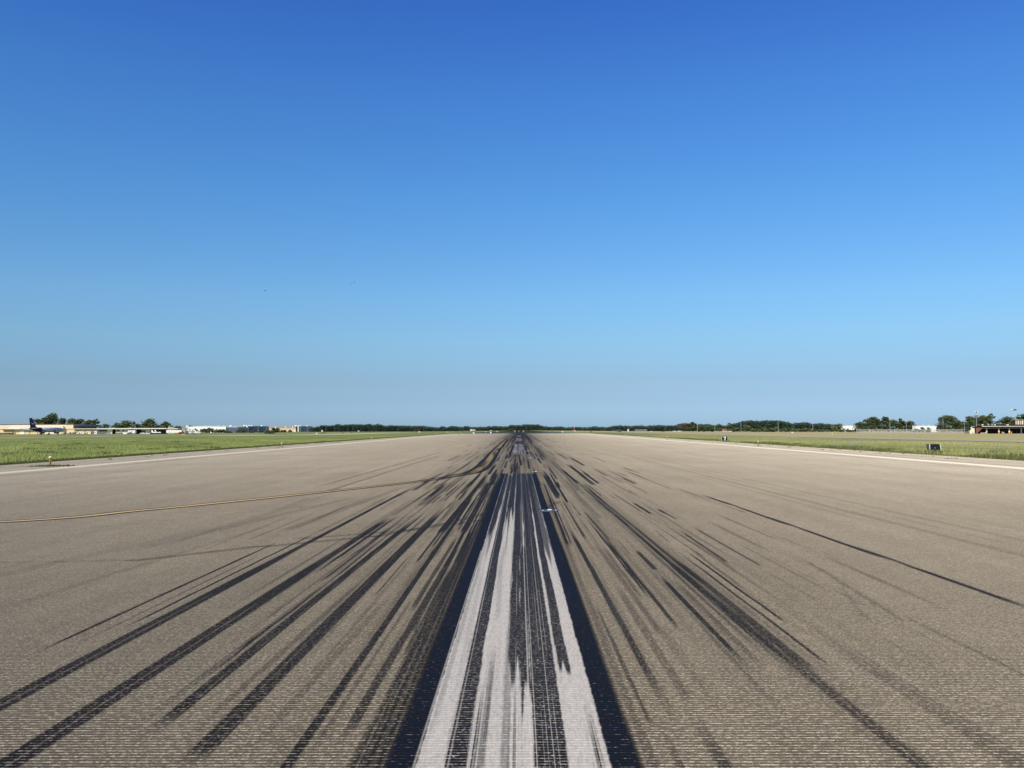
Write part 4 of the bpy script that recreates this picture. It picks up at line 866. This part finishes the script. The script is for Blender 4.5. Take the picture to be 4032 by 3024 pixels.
MB(b.o).prism([(1079,za),(1084,zr_),(1089,za)], xa, xb, 'x').build('roof', MT['roofred'], b.t); b.box('window', 'glass', 2852, 2855, 1694, 1697, 1079.8, 1079.98); b.box('door', 'brown', 2858, 2860, 1693.5, None, 1079.8, 1079.98)
# chain link fences
def fence_mat():
    t = NT('chain_link'); p = t.pos(); n = t.noise(p, 6, 2); d = t.bsdf((.33,.34,.32), .6, .3); tr = t.n('ShaderNodeBsdfTransparent')
    mx = t.n('ShaderNodeMixShader'); t.l(t.math('MULTIPLY_ADD', n, .5, .15), mx.inputs[0]); t.l(tr.outputs[0], mx.inputs[1]); t.l(d, mx.inputs[2]); return t.done(mx.outputs[0])
FM = fence_mat()
def fence(p0, p1, Hh, lab, n):
    a = Vector((p0[0], p0[1], tz(*p0))); c = Vector((p1[0], p1[1], tz(*p1))); t = thing('chain_link_fence', lab, 'fence', a)
    m = MB(a); pts = [a.lerp(c, i/n) for i in range(n+1)]
    for q, r_ in zip(pts[:-1], pts[1:]): m.add([q, r_, r_+Vector((0,0,Hh)), q+Vector((0,0,Hh))], [(0,1,2,3)])
    me = m.build('mesh', FM, t)
    for q in pts: MB(a).cyl(q, q+Vector((0,0,Hh+.1)), .06, n=6).build('post', MT['metal'], t)
    MB(a).cyl(a+Vector((0,0,Hh)), c+Vector((0,0,Hh)), .04, n=5).build('rail', MT['metal'], t)
q0 = place(3372, 530); q1 = place(3824, 505); fence((q0.x, q0.y), (q1.x, q1.y), 2.4, 'long chain link fence before the big right tree cluster', 26)
q0 = place(2500, 930); q1 = place(2547, 900); fence((q0.x, q0.y), (q1.x, q1.y), 2.4, 'short pale fence panel far right of the runway end', 5)
q0 = place(2410, 1000); q1 = place(2450, 1050); fence((q0.x, q0.y), (q1.x, q1.y), 2.0, 'faint fence run near the distant white hut', 4)

# ------------------------------------------------------------------ vehicles
def wheel(par, x, y, r, w, m='rubber'):
    o = MB().cyl((x-w/2, y, r), (x+w/2, y, r), r, n=14).build('wheel', MT[m], par); MB().cyl((x-w/2-.015, y, r), (x+w/2+.015, y, r), r*.55, n=10).build('rim', MT['metal'], o)
def car(p, rz, m, lab, g='cars parked before the sheds', pickup=False, sc=1.0):
    t = thing('parked_car', lab, 'car', p, rz, g); t.scale = (sc, sc, sc)
    b = MB(); prof = [(-2.2,.35),(2.15,.35),(2.2,.62),(1.95,.80),(.95,.92),(-1.9,.98),(-2.2,.85)]; b.prism(prof, -.86, .86, 'x'); b.build('body', MT[m], t)
    yr, yf = (-.4, .95) if pickup else (-1.95, .95); zt = 1.46
    lo = [(-.80,yr,.955),(.80,yr,.955),(.80,yf,.915),(-.80,yf,.915)]; hi = [(-.62,yr+.35,zt),(.62,yr+.35,zt),(.62,yf-.75,zt),(-.62,yf-.75,zt)]
    MB().hexa(lo, hi).build('window', MT['glass'], t); MB().box(-.64,.64,yr+.33,yf-.73,zt,zt+.05).build('roof', MT[m], t)
    for sx_ in (-1, 1):
        for y in (-1.35, 1.35): wheel(t, sx_*.76, y, .33, .24)
        MB().box(min(sx_*.5,sx_*.8), max(sx_*.5,sx_*.8), 2.16, 2.24, .6, .74).build('headlight', MT['lens'], t); MB().box(min(sx_*.55,sx_*.82), max(sx_*.55,sx_*.82), -2.24, -2.17, .66, .82).build('tail_light', MT['red'], t)
    return t
for px, Y, m, rz, lab, pk in ((1,812,'carsilver',180,'pale van like car cut by the left picture edge',0),(9.5,812,'carred',180,'dark red car at left end of the terminal front',0),(19,812,'orange',180,'light red car second from the left edge',0),(28,812,'cardark',180,'dark car between the light red and maroon cars',0),
    (35.5,812,'maroon',180,'maroon car at right end of the terminal row',0),(426,786,'carsilver',80,'silver car before the dark shed end',0),(462,786,'carred',95,'dark red pickup before the hangar recess',1),(473,780,'cardark',90,'dark grey car right of the red pickup',0),(509,776,'carred',85,'dark red car in front of the white box truck',0),
    (561,786,'white',90,'white car right of the box truck',0),(579,786,'white',95,'white sedan left of the large dark hangar door',0),(587.5,776,'white',20,'small white car in front of the white sedan',0)):
    p = place(px, Y); car(p, R(rz), m, lab, pickup=bool(pk))
for px, Y, m, rz, lab in ((2655,1050,'white',90,'white car far right before the wood'),(2674,1050,'white',85,'white car left of the conifer'),(2683,1060,'carsilver',90,'pale car beside the white one by the conifer'),(2874,1000,'offwhite',90,'pale car below the red roofed house')):
    p = place(px, Y); car(p, R(rz), m, lab, 'cars far off on the right')
# small service carts on the apron
def cart(px, Y, m, lab, L=3.2):
    p = place(px, Y); t = thing('service_cart', lab, 'cart', p, R(80), 'service carts on the apron')
    MB().box(-.75,.75,-L/2,L/2,.4,.75,.05).build('deck', MT[m], t); MB().box(-.7,.7,-L/2,-L/2+1.0,.75,1.75,.08).build('cab', MT[m], t); MB().box(-.5,.5,-L/2+.99,-L/2+1.03,1.1,1.6).build('window', MT['glass'], t)
    MB().tube([(-.7,L/2-.1,.75),(-.7,L/2-.1,1.25),(.7,L/2-.1,1.25),(.7,L/2-.1,.75)],[.04]*4,6).build('rail', MT['metal'], t)
    for sx_ in (-1, 1):
        for y in (-L*.33, L*.33): wheel(t, sx_*.68, y, .28, .2)
for px, Y, m, lab in ((44,815,'maroon','small dark cart left of the white terminal door'),(54,818,'tan_dk','low frame cart just left of the white terminal door'),(249,810,'tan_dk','tall brown cart right of the jet nose'),(255,806,'dark','dark cart close to the jet nose'),(273,806,'dark','dark cart before the terminal corner'),(284,812,'grey','grey cart at the terminal corner'),(293,806,'dark','round topped dark cart beside the low wing'),
    (306,806,'white','white cart first in the row before the low wing'),(316,808,'white','white cart second in the row before the low wing'),(328,806,'white','white cart third in the row before the low wing'),(338,808,'paleyellow','pale cart at end of the row before the low wing'),(700,772,'orange','orange red cart under the semi trailer'),(708,774,'cardark','dark cart right of the orange cart')):
    cart(px, Y, m, lab)
# white box truck with lettering
p = place(521, 785); t = thing('box_truck', 'white box truck with coloured lettering before the low hangar', 'truck', p)
MB().box(-3.4,3.1,-1.2,1.2,.75,3.35,.06).build('cargo_box', MT['white'], t); MB().prism([(-5.2,.5),(-3.5,.5),(-3.5,2.4),(-4.4,2.4),(-5.0,1.5),(-5.2,1.4)], -1.05, 1.05, 'y').build('cab', MT['white'], t); MB().box(-4.55,-3.75,-1.08,-1.03,1.5,2.2).build('window', MT['glass'], t)
MB().box(-5.0,3.0,-.6,.6,.5,.74).build('chassis', MT['dark'], t)
for x in (-4.3, 1.6):
    for sy in (-1, 1):
        o = MB().cyl((x, sy*.85, .48), (x, sy*1.15, .48), .48, n=14).build('wheel', MT['rubber'], t); MB().cyl((x, sy*.84, .48), (x, sy*1.17, .48), .25, n=10).build('rim', MT['metal'], o)
for s_, m, x in (('Fed', 'logo_purple', -1.15), ('Ex', 'logo_orange', .95)):
    o = text_mesh('lettering', s_, 1.75, MT[m], t, .02); o.location = (x, -1.23, 1.35); o.rotation_euler = (R(90), 0, 0)
# semi trailer
p = place(687, 780); t = thing('semi_trailer', 'long cream semi trailer parked before the white hangar', 'trailer', p); L = 61*mpp(780)/2
MB().box(-L,L,-1.25,1.25,.95,3.55,.08).build('cargo_box', MT['offwhite'], t); MB().box(-L+.5,L-.5,-.5,.5,.7,.95).build('chassis', MT['brown'], t)
for sx_ in (-1, 1): MB().box(-L+2.6,-L+2.8,sx_*.8-.1,sx_*.8+.1,.0,.95).build('landing_leg', MT['dark'], t)
for x in (L-1.6, L-2.9):
    for sy in (-1, 1): MB().cyl((x, sy*.8, .5), (x, sy*1.2, .5), .5, n=14).build('wheel', MT['rubber'], t)
# loaders and stairs, white and black machines right of trailer
def loader(px0, px1, top, Y, lab, kind):
    p = place((px0+px1)/2, Y); w = (px1-px0)*mpp(Y); H = at((px0+px1)/2, top, Y).z-p.z; t = thing('loader_truck', lab, 'service truck', p, 0, 'white service trucks right of the semi trailer')
    MB().box(-w/2,w/2,-1.1,1.1,.5,1.15,.06).build('chassis', MT['white'], t)
    for x in (-w*.32, w*.32):
        for sy in (-1, 1): MB().cyl((x, sy*.8, .45), (x, sy*1.15, .45), .45, n=12).build('wheel', MT['rubber'], t)
    if kind == 0:
        MB().box(-w*.46,w*.40,-1.15,1.15,1.6,H).build('body', MT['tan' if top < 1691 else 'offwhite'], t); MB().box(-w*.2,w*.12,-1.19,-1.14,H*.66,H*.85).build('window', MT['glass'], t); MB().box(-w*.40,w*.36,-.9,.9,1.14,1.61).build('frame', MT['dark'], t)
    elif kind == 1:
        MB().box(-w*.48,w*.48,-1.2,1.2,H*.60,H*.70).build('platform', MT['offwhite'], t); MB().box(-w*.45,-w*.05,-1.1,1.1,H*.7,H).build('cab', MT['offwhite'], t); MB().box(-w*.36,-w*.14,-1.15,-1.09,H*.76,H*.93).build('window', MT['glass'], t)
        m = MB()
        for a in (-1, 1): m.cyl((a*w*.4,-.9,1.1),(-a*w*.4,-.9,H*.6),.16,n=6); m.cyl((a*w*.4,.9,1.1),(-a*w*.4,.9,H*.6),.16,n=6)
        m.build('scissor_frame', MT['dark'], t)
        MB().box(w*.1,w*.4,-1.0,1.0,1.15,H*.58).build('engine_box', MT['white'], t)
    else:
        MB().prism([(-w*.48,H*.92),(-w*.38,H),(w*.35,H*.62),(w*.3,H*.5),(-w*.4,H*.7)], -.7, .7, 'y').build('conveyor', MT['dark'], t); MB().box(w*.02,w*.34,-1.1,1.1,1.15,H*.5,.1).build('cab', MT['white'], t); MB().box(w*.08,w*.28,-1.15,-1.08,H*.3,H*.45).build('window', MT['glass'], t); MB().box(-w*.3,-w*.1,-.9,.9,1.15,H*.62).build('support', MT['white'], t)
loader(718,730,1688,782,'tall cream service truck at right end of the semi trailer',0); loader(730,742,1689,786,'white scissor lift truck second right of the trailer',1); loader(742,757,1688,780,'largest white lift truck in the middle of the machines',1); loader(756,768,1691,786,'white lift truck left of the dark conveyor',1); loader(766,784,1687,778,'truck carrying a dark slanted conveyor',2); loader(778,794,1698,774,'low white truck at right end of the machines',1)
# utility truck far ahead left of runway
p = place(1861, 1450); t = thing('utility_truck', 'white and orange utility truck before the wood left of the runway', 'truck', p); k = 1.0
MB().box(-4.2,-1.0,-1.1,1.1,.5,3.2,.5).build('cab', MT['white'], t); MB().box(-.8,4.4,-1.1,1.1,.7,2.9,.1).build('cargo_box', MT['pink'], t); MB().box(-4.0,4.3,-.6,.6,.4,.72).build('chassis', MT['dark'], t); MB().box(-3.6,-2.0,-1.14,-1.08,1.7,2.6).build('window', MT['glass'], t)
for x in (-3, 3):
    for sy in (-1, 1): MB().cyl((x, sy*.8, .45), (x, sy*1.12, .45), .45, n=12).build('wheel', MT['rubber'], t)
# light aircraft before the big hangar door
def light_plane(px, Y, rz, lab):
    p = place(px, Y); t = thing('light_aircraft', lab, 'aircraft', p, rz, 'small white aircraft by the dark hangar door'); w = MT['white']
    MB().lathe([(.05,-3.6),(.25,-3.4),(.45,-1.5),(.62,0),(.6,1.3),(.45,2.0),(.15,2.3)],12,'y',(0,0,1.25)).build('fuselage', w, t, True)
    MB().prism([(-3.75,1.35),(-1.8,1.4),(-2.9,3.6),(-3.9,3.6)], -.08, .08, 'x').build('tail_fin', w, t)
    for sx_ in (-1, 1):
        MB().hexa([(sx_*.5,-.6,.95),(sx_*4.6,-.4,1.1),(sx_*4.6,.55,1.1),(sx_*.5,.9,.95)],[(sx_*.5,-.6,1.1),(sx_*4.6,-.4,1.18),(sx_*4.6,.5,1.18),(sx_*.5,.85,1.12)]).build('wing', w, t)
        MB().hexa([(sx_*.1,-3.6,1.35),(sx_*1.5,-3.6,1.35),(sx_*1.5,-3.1,1.35),(sx_*.1,-2.8,1.35)],[(sx_*.1,-3.6,1.42),(sx_*1.5,-3.6,1.42),(sx_*1.5,-3.1,1.42),(sx_*.1,-2.8,1.42)]).build('tailplane', w, t)
        MB().cyl((sx_*1.0-.08,-.1,.25),(sx_*1.0+.08,-.1,.25),.25,n=10).build('wheel', MT['rubber'], t)
    MB().cyl((-.07,1.6,.22),(.07,1.6,.22),.22,n=10).build('wheel', MT['rubber'], t)
    MB().hexa([(-.45,-.8,1.65),(.45,-.8,1.65),(.45,.9,1.7),(-.45,.9,1.7)],[(-.3,-.5,2.15),(.3,-.5,2.15),(.3,.4,2.15),(-.3,.4,2.15)]).build('canopy', MT['glass'], t)
light_plane(613, 784, R(-88), 'left of two small white aircraft by the dark hangar door'); light_plane(625, 797, R(-92), 'right of two small white aircraft by the dark hangar door')

# ------------------------------------------------------------------ jet
p = place(183, 742); t = thing('jet_airliner', 'white cargo jet with dark purple tail taxiing before the cream terminal', 'aircraft', p, R(-4.5))
A = MT['airwhite']; PU = MT['purple']; cz = 4.05
MB().lathe([(2.0,-8.5),(2.0,12),(1.98,15),(1.86,18),(1.6,20.5),(1.15,22.4),(.6,23.5),(.1,24.0)],24,'y',(0,0,cz)).build('fuselage', A, t, True)
rf = MB()
prof = [(.18,-23.3,1.15),(.7,-21.5,.95),(1.2,-18,.6),(1.62,-14,.25),(1.9,-10.5,.06),(2.0,-8.5,0)]
vs, fs, n = [], [], 24
for r_, y, dz in prof: vs += [(r_*math.cos(2*math.pi*i/n), y, cz+dz+r_*math.sin(2*math.pi*i/n)) for i in range(n)]
for k in range(len(prof)-1): fs += [(k*n+i, k*n+(i+1) % n, (k+1)*n+(i+1) % n, (k+1)*n+i) for i in range(n)]
fs += [tuple(range(n))]; rf.add(vs, fs); rf.build('rear_fuselage', PU, t, True)
fin = MB().add([(-.28,-21.5,5.2),(-.28,-11.5,5.6),(-.12,-19.9,13.9),(-.12,-23.4,13.9),(.28,-21.5,5.2),(.28,-11.5,5.6),(.12,-19.9,13.9),(.12,-23.4,13.9),(-.2,-14.6,6.9),(.2,-14.6,6.9)], [(0,1,8,2,3),(4,7,6,9,5),(3,2,6,7),(0,3,7,4),(1,5,9,8),(8,9,6,2)])
fo = fin.build('tail_fin', PU, t)
MB().add([(.30,-21.2,10.3),(.30,-20.4,8.7),(.30,-18.2,8.6),(.30,-17.6,9.9),(.30,-18.7,9.6),(.30,-20.0,9.5)], [(0,1,2,3,4,5)]).build('tail_emblem', MT['tailmark'], fo)
for s_ in (-1, 1):
    MB().hexa([(s_*.7,-21.8,5.0),(s_*7.4,-23.4,5.7),(s_*7.4,-21.9,5.7),(s_*.9,-17.6,5.0)],[(s_*.7,-21.8,5.25),(s_*7.4,-23.4,5.82),(s_*7.4,-21.9,5.85),(s_*.9,-17.6,5.3)]).build('tailplane', A, t)
    MB().hexa([(s_*1.2,-4.2,2.9),(s_*19,-8.4,4.7),(s_*19,-6.6,4.7),(s_*1.2,5.2,2.7)],[(s_*1.2,-4.2,3.1),(s_*19,-8.4,4.8),(s_*19,-6.6,4.85),(s_*1.2,5.0,3.35)]).build('wing', MT['nacelle'], t)
    e = MB().lathe([(.55,0),(.9,.6),(1.28,2.2),(1.36,4.2),(1.25,5.4),(1.12,5.5),(.9,5.2)],18,'y',(s_*6.5,.8,2.0)).build('engine', MT['nacelle'], t, True)
    MB().hexa([(s_*6.5-.15,-1,3.1),(s_*6.5+.15,-1,3.1),(s_*6.5+.15,4.6,2.9),(s_*6.5-.15,4.6,2.9)],[(s_*6.5-.15,-1,3.5),(s_*6.5+.15,-1,3.5),(s_*6.5+.15,3.4,3.6),(s_*6.5-.15,3.4,3.6)]).build('pylon', MT['nacelle'], e)
    g = MB().cyl((s_*3.6,-2.2,.7),(s_*3.2,-2.2,3.2),.22,n=8).build('landing_gear', MT['metal'], t)
    for yy in (-2.8,-1.6):
        for xx in (-.45,.45): MB().cyl((s_*3.6+xx-.18,yy,.52),(s_*3.6+xx+.18,yy,.52),.52,n=14).build('wheel', MT['rubber'], g)
g = MB().cyl((0,16.5,.5),(0,16.5,2.4),.16,n=8).build('landing_gear', MT['metal'], t)
for xx in (-.3,.3): MB().cyl((xx-.14,16.5,.42),(xx+.14,16.5,.42),.42,n=14).build('wheel', MT['rubber'], g)
MB().lathe([(1.72,20.0),(1.50,21.2)],24,'y',(0,0,cz+.22),.9).build('cockpit_window', MT['glass'], t, True)
for s_, m, y in (('Fed','logo_teal',10.6),('Ex','logo_red',14.9)):
    o = text_mesh('lettering', s_, 3.2, MT[m], t, .03); o.location = (2.03, y, cz-.55); o.rotation_euler = (R(90), 0, R(90))
fw = MB().lathe([(2.012,9.0),(2.012,12.0)],24,'y',(0,0,cz)); 

# ------------------------------------------------------------------ birds
def bird(px, py, Y, span, rz, dark, lab, flap):
    q = at(px, py, Y); t = thing('bird', lab, 'bird', q, rz, 'birds flying over the left field'); t.rotation_euler = (R(24), R(flap), rz); L = span*.55
    MB().lathe([(.004,-L*.5),(L*.09,-L*.2),(L*.13,.05*L),(L*.10,L*.28),(L*.07,L*.36),(L*.065,L*.43),(.003,L*.52)],10,'y').build('body', MT['feather' if dark else 'belly'], t, True)
    for s_ in (-1, 1):
        MB().add([(s_*L*.06,L*.22,.01),(s_*span*.25,L*.30,span*.07),(s_*span*.5,-L*.02,-span*.02),(s_*span*.24,-L*.06,span*.06),(s_*L*.07,-L*.16,.0),
                  (s_*L*.06,L*.22,.02),(s_*span*.25,L*.30,span*.078),(s_*span*.5,-L*.02,-span*.018),(s_*span*.24,-L*.06,span*.067),(s_*L*.07,-L*.16,.008)],
                 [(0,1,3,4),(1,2,3),(9,8,6,5),(8,7,6),(0,5,6,1),(1,6,7,2),(2,7,8,3),(3,8,9,4)]).build('wing', MT['feather'], t)
    MB().add([(-L*.05,-L*.42,0),(L*.05,-L*.42,0),(L*.12,-L*.75,.01),(-L*.12,-L*.75,.01)], [(0,1,2,3)]).build('tail', MT['feather'], t)
bird(1391, 1115, 75, .50, R(10), False, 'pale bellied bird with dark wings, higher and right of the two', -17)
bird(1043.5, 1145, 85, .50, R(-20), True, 'small dark bird, lower and left of the two', -22)

# ------------------------------------------------------------------ light and sky
SUN_EL, SUN_AZ = R(39), R(214)     # azimuth clockwise from +Y: behind the camera, to its left
sd = Vector((math.sin(SUN_AZ)*math.cos(SUN_EL), math.cos(SUN_AZ)*math.cos(SUN_EL), math.sin(SUN_EL)))
sun = bpy.data.lights.new('sun', 'SUN'); sun.energy = 5.0; sun.angle = R(.53); sun.color = (1, .9, .75)
so = bpy.data.objects.new('sun', sun); COL.objects.link(so); so.rotation_euler = sd.to_track_quat('Z', 'Y').to_euler()
w = bpy.data.worlds.new('World'); S.world = w; w.use_nodes = True; nt = w.node_tree; nt.nodes.clear()
sky = nt.nodes.new('ShaderNodeTexSky'); sky.sky_type = 'NISHITA'; sky.sun_disc = False; sky.sun_elevation = SUN_EL; sky.sun_rotation = SUN_AZ
sky.altitude = 250; sky.air_density = 1.0; sky.dust_density = .6; sky.ozone_density = 2.0
tc = nt.nodes.new('ShaderNodeTexCoord'); sep = nt.nodes.new('ShaderNodeSeparateXYZ'); nt.links.new(tc.outputs['Generated'], sep.inputs[0])
rp = nt.nodes.new('ShaderNodeValToRGB'); nt.links.new(sep.outputs['Z'], rp.inputs[0])
SKY = [(0.0, (0.2667, 0.4192, 0.7263)), (0.0215, (0.256, 0.3803, 0.649)), (0.033, (0.2481, 0.3495, 0.5683)), (0.056, (0.2572, 0.3454, 0.4948)), (0.1019, (0.310012, 0.439507, 0.551057)), (0.1473, (0.3169, 0.4887, 0.6174)), (0.2572, (0.2561, 0.5044, 0.7208)), (0.3592, (0.2161, 0.469, 0.7843)), (0.4491, (0.1749, 0.3936, 0.8032))]
e = rp.color_ramp.elements
while len(e) < len(SKY): e.new(.5)
for el, (p_, c) in zip(e, SKY): el.position = p_; el.color = (*c, 1)
mx = nt.nodes.new('ShaderNodeMix'); mx.data_type = 'RGBA'; mx.blend_type = 'MULTIPLY'; mx.inputs[0].default_value = 1
vm = nt.nodes.new('ShaderNodeVectorMath'); vm.operation = 'SCALE'; vm.inputs[3].default_value = 2.0; nt.links.new(rp.outputs[0], vm.inputs[0])
nt.links.new(sky.outputs[0], mx.inputs[6]); nt.links.new(vm.outputs[0], mx.inputs[7])
bg = nt.nodes.new('ShaderNodeBackground'); bg.inputs[1].default_value = .1; nt.links.new(mx.outputs[2], bg.inputs[0])
wo = nt.nodes.new('ShaderNodeOutputWorld'); nt.links.new(bg.outputs[0], wo.inputs[0])
S.view_settings.view_transform = 'Standard'; S.view_settings.look = 'None'; S.view_settings.exposure = 0; S.view_settings.gamma = 1
S.cycles.max_bounces = 4; S.cycles.transparent_max_bounces = 12
